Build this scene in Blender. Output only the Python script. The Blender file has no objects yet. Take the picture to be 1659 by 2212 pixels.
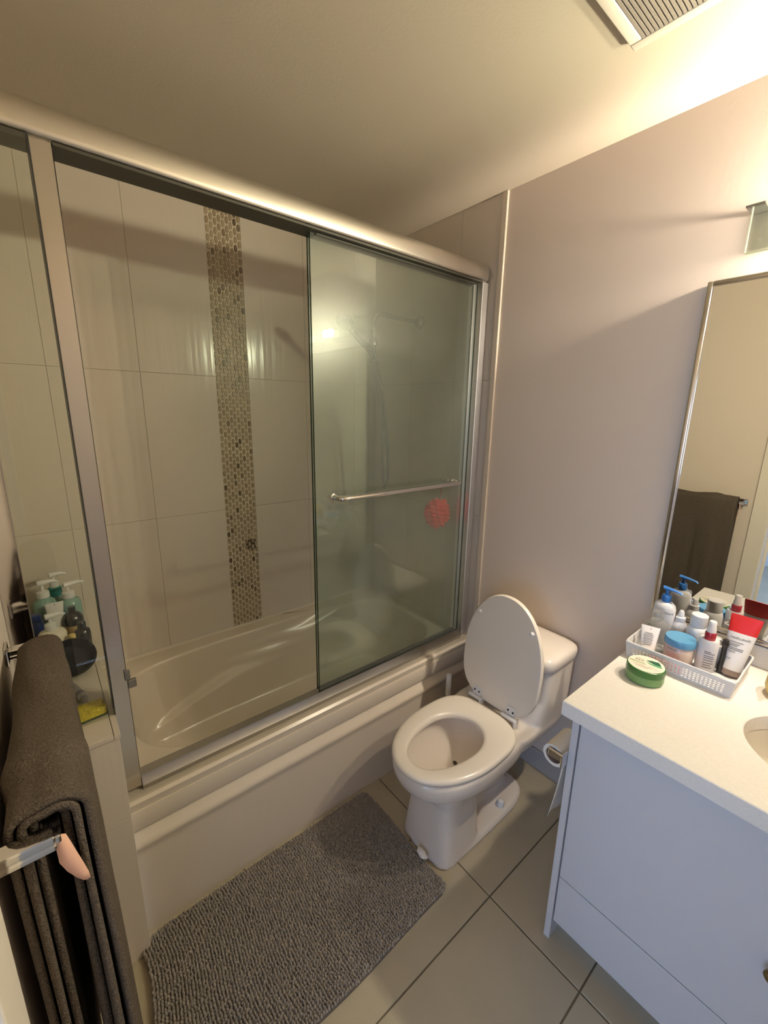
import bpy, bmesh, math, random
from mathutils import Vector, Matrix
import numpy as np

random.seed(7)
rng = np.random.default_rng(7)
sc = bpy.context.scene
COL = sc.collection

# ------------------------------------------------------------------ camera
CAM = Vector((-0.07, -1.217, 1.58))
yaw, pitch, roll = math.radians(39.472), math.radians(-13.366), math.radians(0.927)
fw = Vector((math.sin(yaw) * math.cos(pitch), math.cos(yaw) * math.cos(pitch), math.sin(pitch)))
rt = Vector((math.cos(yaw), -math.sin(yaw), 0))
up = rt.cross(fw)
r2 = rt * math.cos(roll) + up * math.sin(roll)
u2 = -rt * math.sin(roll) + up * math.cos(roll)
cd = bpy.data.cameras.new('camera')
cd.sensor_fit = 'HORIZONTAL'
cd.sensor_width = 36.0
cd.lens = 913.2 / 1659 * 36.0
cd.clip_start = 0.01
cam = bpy.data.objects.new('camera', cd)
COL.objects.link(cam)
m4 = Matrix((r2, u2, -fw)).transposed().to_4x4()
m4.translation = CAM
cam.matrix_world = m4
sc.camera = cam

# ------------------------------------------------------------------ world, daylight, exposure
W = bpy.data.worlds.new('sky')
sc.world = W
W.use_nodes = True
bgn = W.node_tree.nodes['Background']
bgn.inputs['Color'].default_value = (0.48, 0.66, 1.0, 1)
bgn.inputs['Strength'].default_value = 11.5
pl = bpy.data.lights.new('window_portal', 'AREA')
pl.shape = 'RECTANGLE'
pl.size = 1.3
pl.size_y = 2.2
pl.cycles.is_portal = True
po = bpy.data.objects.new('window_portal', pl)
COL.objects.link(po)
po.location = (-2.98, -1.65, 1.5)
po.rotation_euler = (0, math.radians(-90), 0)
LAMP = 4900.0            # strength of each bulb of the vanity lamp
LAMP_COL = (1.0, 0.86, 0.67)
vs = sc.view_settings
vs.view_transform = 'Standard'
vs.look = 'None'
vs.exposure = -0.45
vs.gamma = 1.0
vs.use_curve_mapping = False
sc.cycles.max_bounces = 12
sc.cycles.diffuse_bounces = 8
sc.cycles.glossy_bounces = 5
sc.cycles.transmission_bounces = 6
sc.cycles.transparent_max_bounces = 14
sc.cycles.caustics_reflective = False
sc.cycles.caustics_refractive = False
sc.cycles.sample_clamp_indirect = 4.0
sc.cycles.use_denoising = True


# ------------------------------------------------------------------ materials
MATS = {}


def mat(name, col, rough=0.5, metal=0.0, spec=0.5, bump=None, var=None, alpha=None, coat=0.0):
    """bump=(scale, strength, (sx,sy,sz)); var=(scale, amount) colour mottling."""
    m = bpy.data.materials.new(name)
    m.use_nodes = True
    nt = m.node_tree
    b = nt.nodes['Principled BSDF']
    b.inputs['Base Color'].default_value = (*col, 1)
    b.inputs['Roughness'].default_value = rough
    b.inputs['Metallic'].default_value = metal
    b.inputs['Specular IOR Level'].default_value = spec
    if coat:
        b.inputs['Coat Weight'].default_value = coat
        b.inputs['Coat Roughness'].default_value = 0.05
    tc = nt.nodes.new('ShaderNodeTexCoord')
    if var:
        n = nt.nodes.new('ShaderNodeTexNoise')
        n.inputs['Scale'].default_value = var[0]
        n.inputs['Detail'].default_value = 4
        nt.links.new(tc.outputs['Object'], n.inputs['Vector'])
        r = nt.nodes.new('ShaderNodeMapRange')
        r.inputs['From Min'].default_value = 0.3
        r.inputs['From Max'].default_value = 0.7
        r.inputs['To Min'].default_value = 1 - var[1]
        r.inputs['To Max'].default_value = 1 + var[1]
        nt.links.new(n.outputs['Fac'], r.inputs['Value'])
        mx = nt.nodes.new('ShaderNodeVectorMath')
        mx.operation = 'SCALE'
        mx.inputs[0].default_value = col
        nt.links.new(r.outputs['Result'], mx.inputs['Scale'])
        nt.links.new(mx.outputs['Vector'], b.inputs['Base Color'])
    if bump:
        mp = nt.nodes.new('ShaderNodeMapping')
        mp.inputs['Scale'].default_value = bump[2] if len(bump) > 2 else (1, 1, 1)
        nt.links.new(tc.outputs['Object'], mp.inputs['Vector'])
        n = nt.nodes.new('ShaderNodeTexNoise')
        n.inputs['Scale'].default_value = bump[0]
        n.inputs['Detail'].default_value = 3
        nt.links.new(mp.outputs['Vector'], n.inputs['Vector'])
        bp = nt.nodes.new('ShaderNodeBump')
        bp.inputs['Strength'].default_value = bump[1]
        bp.inputs['Distance'].default_value = 0.01
        nt.links.new(n.outputs['Fac'], bp.inputs['Height'])
        nt.links.new(bp.outputs['Normal'], b.inputs['Normal'])
    MATS[name] = m
    return m


def glass_mat(name, tint, haze=0.0, hazecol=(0.7, 0.72, 0.62), refl=1.0, hazescale=6.0, rough=0.0, scum=0.0):
    """Clear sheet: tinted see-through + mirror reflection, with an optional film of soap scum."""
    m = bpy.data.materials.new(name)
    m.use_nodes = True
    nt = m.node_tree
    nt.nodes.remove(nt.nodes['Principled BSDF'])
    out = nt.nodes['Material Output']
    tr = nt.nodes.new('ShaderNodeBsdfTransparent')
    tr.inputs['Color'].default_value = (*tint, 1)
    gl = nt.nodes.new('ShaderNodeBsdfGlossy')
    gl.inputs['Roughness'].default_value = rough
    gl.inputs['Color'].default_value = (refl, refl, refl, 1)
    fr = nt.nodes.new('ShaderNodeFresnel')
    ge = nt.nodes.new('ShaderNodeNewGeometry')      # the same reflectance on entering and leaving the sheet
    io = nt.nodes.new('ShaderNodeMapRange')
    io.inputs['To Min'].default_value = 1.5
    io.inputs['To Max'].default_value = 1 / 1.5
    nt.links.new(ge.outputs['Backfacing'], io.inputs['Value'])
    nt.links.new(io.outputs['Result'], fr.inputs['IOR'])
    m1 = nt.nodes.new('ShaderNodeMixShader')
    nt.links.new(fr.outputs['Fac'], m1.inputs['Fac'])
    nt.links.new(tr.outputs['BSDF'], m1.inputs[1])
    nt.links.new(gl.outputs['BSDF'], m1.inputs[2])
    last = m1
    if scum:                          # dried soap film: a blurred sheen round reflected lamps
        gs = nt.nodes.new('ShaderNodeBsdfGlossy')
        gs.inputs['Roughness'].default_value = 0.30
        ms_ = nt.nodes.new('ShaderNodeMixShader')
        ms_.inputs['Fac'].default_value = scum
        nt.links.new(last.outputs['Shader'], ms_.inputs[1])
        nt.links.new(gs.outputs['BSDF'], ms_.inputs[2])
        last = ms_
    if haze:
        tc = nt.nodes.new('ShaderNodeTexCoord')
        n = nt.nodes.new('ShaderNodeTexNoise')
        n.inputs['Scale'].default_value = hazescale
        n.inputs['Detail'].default_value = 5
        nt.links.new(tc.outputs['Object'], n.inputs['Vector'])
        r = nt.nodes.new('ShaderNodeMapRange')
        r.inputs['From Min'].default_value = 0.3
        r.inputs['From Max'].default_value = 0.75
        r.inputs['To Min'].default_value = haze * 0.7
        r.inputs['To Max'].default_value = haze * 1.4
        nt.links.new(n.outputs['Fac'], r.inputs['Value'])
        df = nt.nodes.new('ShaderNodeBsdfDiffuse')
        df.inputs['Color'].default_value = (*hazecol, 1)
        tl = nt.nodes.new('ShaderNodeBsdfTranslucent')
        tl.inputs['Color'].default_value = (*hazecol, 1)
        md = nt.nodes.new('ShaderNodeMixShader')
        nt.links.new(df.outputs['BSDF'], md.inputs[1])
        nt.links.new(tl.outputs['BSDF'], md.inputs[2])
        m2 = nt.nodes.new('ShaderNodeMixShader')
        nt.links.new(r.outputs['Result'], m2.inputs['Fac'])
        nt.links.new(last.outputs['Shader'], m2.inputs[1])
        nt.links.new(md.outputs['Shader'], m2.inputs[2])
        last = m2
    nt.links.new(last.outputs['Shader'], out.inputs['Surface'])
    MATS[name] = m
    return m


def emit_mat(name, col, s):
    m = bpy.data.materials.new(name)
    m.use_nodes = True
    nt = m.node_tree
    nt.nodes.remove(nt.nodes['Principled BSDF'])
    e = nt.nodes.new('ShaderNodeEmission')
    e.inputs['Color'].default_value = (*col, 1)
    e.inputs['Strength'].default_value = s
    nt.links.new(e.outputs['Emission'], nt.nodes['Material Output'].inputs['Surface'])
    MATS[name] = m
    return m


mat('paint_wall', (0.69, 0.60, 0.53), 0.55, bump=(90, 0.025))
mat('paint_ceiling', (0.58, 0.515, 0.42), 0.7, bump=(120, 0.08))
mat('paint_bedroom', (0.62, 0.66, 0.72), 0.7)
mat('trim_white', (0.76, 0.70, 0.62), 0.6)
mat('trim_cream', (0.62, 0.54, 0.45), 0.6)
mat('baseboard_grey', (0.42, 0.41, 0.42), 0.45)
mat('tile_white', (0.62, 0.555, 0.485), 0.17, bump=(46, 0.10, (1, 1, 0.05)))
mat('grout_white', (0.60, 0.535, 0.47), 0.8)
mat('grout_floor', (0.135, 0.11, 0.07), 0.85)
mat('tile_floor', (0.43, 0.38, 0.28), 0.32, var=(5, 0.05), bump=(60, 0.04))
mat('mosaic_grout', (0.64, 0.56, 0.44), 0.8, var=(9, 0.12))
MOS = [mat('mosaic_%d' % i, c, 0.35, var=(40, 0.10)) for i, c in enumerate(
    [(0.33, 0.255, 0.165), (0.285, 0.215, 0.135), (0.36, 0.285, 0.19), (0.30, 0.23, 0.15), (0.105, 0.070, 0.038), (0.17, 0.12, 0.07)])]
mat('mosaic_stain', (0.035, 0.025, 0.02), 0.8)
mat('acrylic', (0.66, 0.59, 0.50), 0.24, spec=0.5)
mat('china', (0.74, 0.68, 0.62), 0.07, spec=0.6)
mat('seat_plastic', (0.76, 0.70, 0.62), 0.22)
mat('chrome', (0.72, 0.70, 0.68), 0.07, 1.0)
mat('brushed_grey', (0.50, 0.485, 0.46), 0.32, 1.0)
mat('brushed_light', (0.80, 0.78, 0.78), 0.42, 1.0)
mat('chrome_dull', (0.40, 0.39, 0.375), 0.16, 1.0)
mat('brushed', (0.72, 0.68, 0.62), 0.30, 1.0)
mat('satin', (0.66, 0.63, 0.60), 0.17, 1.0)
mat('rail_dark', (0.045, 0.043, 0.033), 0.5, 0.0)
mat('rubber', (0.02, 0.02, 0.02), 0.7)
mat('steel_hose', (0.36, 0.35, 0.335), 0.22, 1.0)
mat('laminate', (0.60, 0.60, 0.63), 0.38)
mat('quartz', (0.80, 0.77, 0.72), 0.22, var=(160, 0.03))
mat('sink_china', (0.70, 0.66, 0.58), 0.1)
mat('mirror', (0.86, 0.87, 0.84), 0.0, 1.0)
mat('knob_dark', (0.06, 0.05, 0.03), 0.35, 0.6)
mat('mat_fabric', (0.30, 0.27, 0.245), 0.95, spec=0.1, var=(160, 0.18))
mat('mat_base', (0.17, 0.15, 0.135), 0.95, spec=0.1)
mat('towel', (0.120, 0.098, 0.080), 1.0, spec=0.05, bump=(420, 0.7), var=(300, 0.25))
mat('tag_pink', (0.78, 0.46, 0.34), 0.7)
mat('plastic_white', (0.70, 0.69, 0.70), 0.3)
mat('plastic_cream', (0.76, 0.70, 0.60), 0.35)
mat('plastic_blue', (0.02, 0.13, 0.42), 0.25)
mat('lid_blue', (0.085, 0.27, 0.48), 0.25)
mat('plastic_black', (0.012, 0.012, 0.014), 0.2)
mat('bowl_navy', (0.006, 0.007, 0.013), 0.6, spec=0.25)
mat('red_dark', (0.30, 0.012, 0.03), 0.25)
mat('red_tube', (0.50, 0.012, 0.015), 0.35, var=(20, 0.08))
mat('tube_cap', (0.36, 0.27, 0.23), 0.35)
mat('magenta', (0.45, 0.01, 0.09), 0.4)
mat('print_grey', (0.20, 0.19, 0.20), 0.6)
mat('print_dark', (0.05, 0.045, 0.045), 0.6)
mat('green_lid', (0.025, 0.12, 0.02), 0.22)
mat('green_jar', (0.13, 0.26, 0.09), 0.28)
mat('label_cream', (0.82, 0.77, 0.65), 0.45)
mat('leaf_dark', (0.01, 0.09, 0.045), 0.45)
mat('leaf_light', (0.10, 0.34, 0.16), 0.45)
mat('label_sage', (0.42, 0.47, 0.27), 0.5)
mat('soap_yellow', (0.72, 0.55, 0.20), 0.3)
mat('jar_clear', (0.52, 0.44, 0.40), 0.12)
mat('sponge', (0.80, 0.62, 0.05), 0.95, spec=0.1, bump=(150, 0.9), var=(90, 0.15))
mat('scourer', (0.03, 0.05, 0.02), 0.95, bump=(200, 0.8))
mat('teal', (0.02, 0.23, 0.24), 0.35)
mat('bottle_teal', (0.20, 0.33, 0.30), 0.2)
mat('bottle_blue', (0.01, 0.025, 0.12), 0.3)
mat('orange_amber', (0.35, 0.09, 0.02), 0.25)
mat('amber_pale', (0.45, 0.32, 0.12), 0.3)
mat('tube_lilac', (0.52, 0.51, 0.60), 0.35)
mat('stripe_navy', (0.03, 0.03, 0.09), 0.4)
mat('paper', (0.82, 0.77, 0.70), 0.95, spec=0.1)
mat('pouf_red', (0.85, 0.03, 0.015), 0.85, spec=0.2)
mat('brass', (0.25, 0.19, 0.09), 0.35, 0.9)
mat('wall_metal', (0.30, 0.29, 0.28), 0.35, 0.9)
mat('dust_grille', (0.30, 0.265, 0.24), 0.7)
mat('dark_void', (0.03, 0.03, 0.03), 0.9)
glass_mat('glass_pane', (0.905, 0.935, 0.915), haze=0.060, hazecol=(0.52, 0.57, 0.53), scum=0.018)
glass_mat('glass_fixed', (0.945, 0.965, 0.935), haze=0.012, hazecol=(0.42, 0.46, 0.36))
glass_mat('glass_edge', (0.12, 0.22, 0.17), haze=0.3, hazecol=(0.05, 0.10, 0.08))
glass_mat('glass_window', (0.97, 0.98, 0.98))
glass_mat('clear_plastic', (0.88, 0.89, 0.88), haze=0.16, hazecol=(0.80, 0.80, 0.80))
glass_mat('lamp_glass', (0.90, 0.93, 0.88), haze=0.06, hazecol=(0.80, 0.86, 0.78))
glass_mat('lamp_glass_edge', (0.5, 0.5, 0.45), haze=0.9, hazecol=(0.95, 0.98, 0.85))
emit_mat('bulb_glow', LAMP_COL, LAMP)


# ------------------------------------------------------------------ mesh helpers
class MB:
    def __init__(s):
        s.v, s.f = [], []

    def add(s, verts, faces):
        o = len(s.v)
        s.v += [tuple(p) for p in verts]
        s.f += [tuple(i + o for i in f) for f in faces]
        return s

    def box(s, x0, x1, y0, y1, z0, z1, b=0.0):
        if b <= 0:
            vs_ = [(x, y, z) for x in (x0, x1) for y in (y0, y1) for z in (z0, z1)]
            return s.add(vs_, [(0, 1, 3, 2), (4, 6, 7, 5), (0, 4, 5, 1), (2, 3, 7, 6), (0, 2, 6, 4), (1, 5, 7, 3)])
        bm = bmesh.new()
        bmesh.ops.create_cube(bm, size=1)
        for v in bm.verts:
            v.co = ((x0 + x1) / 2 + v.co.x * (x1 - x0), (y0 + y1) / 2 + v.co.y * (y1 - y0), (z0 + z1) / 2 + v.co.z * (z1 - z0))
        bmesh.ops.bevel(bm, geom=list(bm.edges), offset=b, segments=3 if b > 0.0025 else 1, affect='EDGES', profile=0.5)
        bm.verts.index_update()
        s.add([v.co[:] for v in bm.verts], [[v.index for v in f.verts] for f in bm.faces])
        bm.free()
        return s

    def loft(s, rings, cap0=True, cap1=True, closed=True):
        n = len(rings[0])
        o = len(s.v)
        for r in rings:
            s.v += [tuple(p) for p in r]
        m = n if closed else n - 1
        for i in range(len(rings) - 1):
            for j in range(m):
                a, b = o + i * n + j, o + i * n + (j + 1) % n
                s.f.append((a, b, b + n, a + n))
        if cap0:
            s.f.append(tuple(o + j for j in reversed(range(n))))
        if cap1:
            s.f.append(tuple(o + (len(rings) - 1) * n + j for j in range(n)))
        return s

    def lathe(s, prof, c=(0, 0, 0), n=32, sx=1.0, sy=1.0, cap0=True, cap1=True):
        """prof: list of (radius, z) from the bottom up."""
        rings = []
        for r, z in prof:
            rings.append([(c[0] + r * sx * math.cos(2 * math.pi * k / n), c[1] + r * sy * math.sin(2 * math.pi * k / n), c[2] + z) for k in range(n)])
        return s.loft(rings, cap0, cap1)

    def tube(s, pts, r, n=12, cap=True):
        pts = [Vector(p) for p in pts]
        rad = r if isinstance(r, (list, tuple)) else [r] * len(pts)
        rings = []
        t0 = (pts[1] - pts[0]).normalized()
        a = Vector((0, 0, 1)) if abs(t0.z) < 0.9 else Vector((1, 0, 0))
        u = t0.cross(a).normalized()
        for i, p in enumerate(pts):
            t = (pts[min(i + 1, len(pts) - 1)] - pts[max(i - 1, 0)]).normalized()
            u = (u - t * u.dot(t)).normalized()
            w = t.cross(u)
            rings.append([p + (u * math.cos(2 * math.pi * k / n) + w * math.sin(2 * math.pi * k / n)) * rad[i] for k in range(n)])
        return s.loft(rings, cap, cap)

    def map(s, fn):
        s.v = [tuple(fn(Vector(p))) for p in s.v]
        return s


def world_org(o):
    p = Vector((0, 0, 0))
    while o is not None:
        p += o.location
        o = o.parent
    return p


def obj(name, mb, m, parent=None, smooth=35, kind=None, label=None):
    """One mesh object; mb is in world coordinates."""
    org = world_org(parent)
    me = bpy.data.meshes.new(name)
    me.from_pydata([(p[0] - org.x, p[1] - org.y, p[2] - org.z) for p in mb.v], [], mb.f)
    me.validate()
    bm = bmesh.new()
    bm.from_mesh(me)
    bmesh.ops.recalc_face_normals(bm, faces=bm.faces)
    bm.to_mesh(me)
    bm.free()
    if smooth:
        me.shade_smooth()
        me.set_sharp_from_angle(angle=math.radians(smooth))
    me.materials.append(MATS[m] if isinstance(m, str) else m)
    o = bpy.data.objects.new(name, me)
    COL.objects.link(o)
    if parent is not None:
        o.parent = parent
    if kind:
        o['kind'] = kind
    if label:
        o['label'] = label
    return o


def thing(name, label, cat, loc=(0, 0, 0), group=None):
    o = bpy.data.objects.new(name, None)
    o.empty_display_size = 0.05
    COL.objects.link(o)
    o.location = loc
    o['label'] = label
    o['category'] = cat
    if group:
        o['group'] = group
    return o


def tag(o, label, cat, group=None):
    o['label'] = label
    o['category'] = cat
    if group:
        o['group'] = group
    return o


def sring(cx, cy, a, b, n, N, z, n2=None):
    """Superellipse ring; n2 gives another exponent for the +y half."""
    out = []
    for k in range(N):
        t = 2 * math.pi * k / N
        c, s_ = math.cos(t), math.sin(t)
        e = n2 if (n2 and s_ > 0) else n
        x = cx + a * math.copysign(abs(c) ** (2 / e), c)
        y = cy + b * math.copysign(abs(s_) ** (2 / e), s_)
        out.append((x, y, z))
    return out


def smoothstep(e0, e1, x):
    t = min(1, max(0, (x - e0) / (e1 - e0)))
    return t * t * (3 - 2 * t)


def text_mb(txt, size, fn, space=1.0):
    """Flat lettering as mesh; fn maps (u, v) -> world point, u to the right, v up, centred."""
    cu = bpy.data.curves.new('lettering', 'FONT')
    cu.body = txt
    cu.size = size
    cu.align_x = 'CENTER'
    cu.align_y = 'CENTER'
    cu.space_character = space
    cu.resolution_u = 3
    o = bpy.data.objects.new('lettering_tmp', cu)
    COL.objects.link(o)
    dg = bpy.context.evaluated_depsgraph_get()
    me = bpy.data.meshes.new_from_object(o.evaluated_get(dg))
    mb = MB()
    mb.add([fn(v.co.x, v.co.y) for v in me.vertices], [tuple(p.vertices) for p in me.polygons])
    bpy.data.objects.remove(o)
    bpy.data.curves.remove(cu)
    bpy.data.meshes.remove(me)
    return mb


def slab_tile(name, m, parent, axis, d0, d1, a0, a1, b0, b1, ch=0.0015):
    """Chamfered tile: face normal along axis, from back d0 to face d1, spanning a0..a1, b0..b1."""
    s = 1 if d1 > d0 else -1
    rings = []
    for d, i in ((d0, 0), (d1 - s * ch, 0), (d1, ch)):
        q = [(a0 + i, b0 + i), (a1 - i, b0 + i), (a1 - i, b1 - i), (a0 + i, b1 - i)]
        ring = []
        for a, b in q:
            ring.append({'x': (d, a, b), 'y': (a, d, b), 'z': (a, b, d)}[axis])
        rings.append(ring)
    return obj(name, MB().loft(rings), m, parent, smooth=0)


def struct(name, mb, m, smooth=0):
    o = obj(name, mb, m, None, smooth)
    o['kind'] = 'structure'
    return o


# ------------------------------------------------------------------ room shell
XW, XC, YB, YN, ZC = 1.52, -0.175, 0.81, -1.80, 2.44
GAP = 0.0008
# floor: grout bed with 12x24 tiles
floor = struct('floor', MB().box(XC - 0.12, XW, YN, 0.02, -0.05, -0.003), 'grout_floor')
for i in range(-1, 3):
    for j in range(0, 6):
        x0, x1 = 0.301 + 0.61 * (i - 1), 0.301 + 0.61 * i
        y1 = -0.002 - 0.308 * j
        y0 = y1 - 0.308
        x0, x1, y0 = max(x0, XC), min(x1, XW), max(y0, YN)
        if x1 - x0 < 0.02 or y1 - y0 < 0.02:
            continue
        slab_tile('floor_tile', 'tile_floor', floor, 'z', -0.02, 0.0, x0 + 0.0022, x1 - 0.0022, y0 + 0.0022, y1 - 0.0022)
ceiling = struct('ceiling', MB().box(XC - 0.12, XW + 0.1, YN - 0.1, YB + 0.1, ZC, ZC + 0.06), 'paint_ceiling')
# right wall (mirror, toilet): painted part and tiled alcove part
wall_right = struct('wall_right', MB().box(XW, XW + 0.1, YN, -0.012, 0, ZC), 'paint_wall')
wall_alcove = struct('wall_alcove', MB().box(XW + 0.004, XW + 0.1, -0.012, YB + 0.1, 0, ZC), 'grout_white')
zj = [0.44, 1.105, 1.722, ZC]
yj = [-0.010, 0.20, 0.505, YB]
for i in range(3):
    for j in range(3):
        slab_tile('wall_tile', 'tile_white', wall_alcove, 'x', XW + 0.012, XW - 0.002, yj[i] + GAP / 2, yj[i + 1] - GAP / 2, zj[j] + GAP / 2, zj[j + 1] - GAP / 2, 0.0008)
struct('trim_1', MB().box(XW - 0.0085, XW + 0.004, -0.036, -0.0105, 0.0, ZC, 0.002), 'trim_cream')
# back wall of the bath alcove
wall_back = struct('wall_back', MB().box(XC - 0.12, XW + 0.1, YB + 0.006, YB + 0.1, 0, ZC), 'grout_white')
MX0, MX1 = 0.6045, 0.7555
xj = [XC, 0.0, 0.3015, MX0, None, MX1, 1.0605, 1.365, XW - 0.004]
for i in range(len(xj) - 1):
    if xj[i] is None or xj[i + 1] is None:
        continue
    for j in range(3):
        slab_tile('wall_tile', 'tile_white', wall_back, 'y', YB + 0.014, YB, xj[i] + GAP / 2, xj[i + 1] - GAP / 2, zj[j] + GAP / 2, zj[j + 1] - GAP / 2, 0.0008)
obj('mosaic_bed', MB().box(MX0 + 0.0005, MX1 - 0.0005, YB + 0.0015, YB + 0.014, 0.44, ZC - 0.0005), 'mosaic_grout', wall_back, smooth=0)
# oval mosaic pieces: the upper 300 as parts, the lower rows joined
cols = 9
pitch_x = (MX1 - MX0) / cols
pitch_z = 0.0335
ov = MB()
ring = lambda k_, d_: [(0.0074 * k_ * math.cos(2 * math.pi * q / 10), d_, 0.0146 * k_ * math.sin(2 * math.pi * q / 10)) for q in range(10)]
ov.loft([ring(1, 0.003), ring(1, -0.0012), ring(0.84, -0.0022)])
ov_mesh = []
for m_ in MOS:
    me = bpy.data.meshes.new('mosaic_tile')
    me.from_pydata(ov.v, [], ov.f)
    me.materials.append(m_)
    ov_mesh.append(me)
spots = []
for c in range(cols):
    z = 0.475 + (pitch_z / 2 if c % 2 else 0)
    while z < 2.43:
        spots.append((MX0 + pitch_x * (c + 0.5) + rng.normal(0, 0.0004), z + rng.normal(0, 0.0006)))
        z += pitch_z
spots.sort(key=lambda p: -p[1])
rest = [MB() for _ in MOS]
vis = [p for p in spots if p[1] < 2.41]
for k, (x, z) in enumerate(spots):
    r_ = rng.random()
    low = z < 0.80
    mi = 4 if r_ < (0.05 if not low else 0.03) else (5 if r_ < 0.10 else int(rng.integers(0, 4)))
    if z < 2.42 and k < 300 + (len(spots) - len(vis)):
        o = bpy.data.objects.new('mosaic_tile', ov_mesh[mi])
        COL.objects.link(o)
        o.parent = wall_back
        o.location = (x, YB + 0.0005, z)
    else:
        rest[mi].add([(p[0] + x, p[1] + YB + 0.0005, p[2] + z) for p in ov.v], ov.f)
me_rest = MB()
for r_ in rest:
    me_rest.add(r_.v, r_.f)
o_rest = obj('mosaic_tiles', me_rest, MOS[0], wall_back, smooth=0, kind='stuff')
for m_ in MOS[1:]:
    o_rest.data.materials.append(m_)
fi = 0
idx = []
for i, r_ in enumerate(rest):
    idx += [i] * len(r_.f)
o_rest.data.polygons.foreach_set('material_index', idx[:len(o_rest.data.polygons)])
# dark mould in the grout joints of the mosaic
mould = MB()
for (x, z, a, b) in [(0.722, 0.905, 0.028, 0.036)]:
    mould.loft([[(x + a * math.cos(t) * (1 + 0.25 * math.sin(3 * t)), YB + 0.0012, z + b * math.sin(t) * (1 + 0.2 * math.cos(2 * t))) for t in [2 * math.pi * q / 18 for q in range(18)]],
                [(x + 0.9 * a * math.cos(t), YB + 0.0006, z + 0.9 * b * math.sin(t)) for t in [2 * math.pi * q / 18 for q in range(18)]]])
obj('grout_stain', mould, 'mosaic_stain', wall_back, smooth=0, label='dark mould stain in the mosaic grout')

# left wall: painted with door opening, tiled inside the alcove
DY0, DY1, DZ = -1.60, -0.785, 2.05
wl = MB()
wl.box(XC - 0.12, XC, DY1, 0.02, 0, ZC)
wl.box(XC - 0.12, XC, DY0, DY1, DZ, ZC)
wl.box(XC - 0.12, XC, YN, DY0, 0, ZC)
struct('wall_left', wl, 'paint_wall')
wall_end = struct('wall_end', MB().box(XC - 0.12, XC - 0.012, 0.02, YB + 0.006, 0, ZC), 'grout_white')
for i in range(3):
    yy = [0.021, 0.22, 0.52, YB]
    for j in range(3):
        z0_ = max(zj[j], 0.76)
        if zj[j + 1] - z0_ > 0.01:
            slab_tile('wall_tile', 'tile_white', wall_end, 'x', XC - 0.014, XC, yy[i] + GAP / 2, yy[i + 1] - GAP / 2, z0_ + GAP / 2, zj[j + 1] - GAP / 2, 0.0008)
struct('wall_near', MB().box(XC - 0.12, XW + 0.1, YN - 0.1, YN, 0, ZC), 'paint_wall')
# door casing and jamb lining
cas = MB()
for xs0, xs1 in ((XC - 0.0005, XC + 0.014), (XC - 0.134, XC - 0.1195)):
    cas.box(xs0, xs1, DY1 - 0.012, DY1 + 0.07, 0, DZ - 0.0125, 0.003)
    cas.box(xs0, xs1, DY0 - 0.07, DY0 + 0.012, 0, DZ - 0.0125, 0.003)
    cas.box(xs0, xs1, DY0 - 0.07, DY1 + 0.07, DZ - 0.012, DZ + 0.07, 0.003)
cas.box(XC - 0.12, XC, DY1 - 0.015, DY1 - 0.0005, 0, DZ - 0.015)
cas.box(XC - 0.12, XC, DY0 + 0.0005, DY0 + 0.015, 0, DZ - 0.015)
cas.box(XC - 0.12, XC, DY0, DY1, DZ - 0.015, DZ - 0.0005)
cas.box(XC - 0.075, XC - 0.062, DY1 - 0.03, DY1 - 0.014, 0, DZ - 0.015)
trim2 = struct('trim_2', cas, 'trim_white')
obj('strike_plate', MB().box(XC - 0.05, XC - 0.015, DY1 - 0.0175, DY1 - 0.0148, 1.0, 1.06, 0.001), 'knob_dark', trim2, label='dark metal strike plate')
# bedroom beyond the door, with the window that gives the daylight
BX, BY0, BY1 = -2.95, -3.0, 0.7
WY0, WY1, WZ0, WZ1 = -2.75, -0.55, 0.85, 2.15
struct('floor_bedroom', MB().box(BX - 0.1, XC - 0.12, BY0, BY1, -0.05, -0.002), 'tile_floor')
struct('ceiling_bedroom', MB().box(BX - 0.1, XC - 0.1202, BY0 - 0.1, BY1 + 0.1, ZC, ZC + 0.06), 'paint_bedroom')
wb = MB()
wb.box(BX - 0.1, BX, BY0, WY0, 0, ZC)
wb.box(BX - 0.1, BX, WY1, BY1, 0, ZC)
wb.box(BX - 0.1, BX, WY0, WY1, 0, WZ0)
wb.box(BX - 0.1, BX, WY0, WY1, WZ1, ZC)
struct('wall_far', wb, 'paint_bedroom')
wb = MB().box(BX - 0.1, XC - 0.12, BY0 - 0.1, BY0, 0, ZC)
wb.box(BX - 0.1, XC - 0.12, BY1, BY1 + 0.1, 0, ZC)
struct('wall_bedroom', wb, 'paint_bedroom')
wf = MB()
for y0, y1, z0, z1 in ((WY0, WY0 + 0.05, WZ0, WZ1), (WY1 - 0.05, WY1, WZ0, WZ1), (WY0 + 0.05, WY1 - 0.05, WZ0, WZ0 + 0.05), (WY0 + 0.05, WY1 - 0.05, WZ1 - 0.05, WZ1), (-1.675, -1.625, WZ0 + 0.05, WZ1 - 0.05)):
    wf.box(BX - 0.08, BX - 0.02, y0, y1, z0, z1)
win = struct('window_1', wf, 'trim_white')
for y0, y1 in ((WY0 + 0.05, -1.675), (-1.625, WY1 - 0.05)):
    obj('pane', MB().box(BX - 0.055, BX - 0.05, y0, y1, WZ0 + 0.05, WZ1 - 0.05), 'glass_window', win, smooth=0)
struct('baseboard_right', MB().box(XW - 0.013, XW, -0.78, -0.037, 0.0, 0.095, 0.003), 'baseboard_grey')

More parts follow.
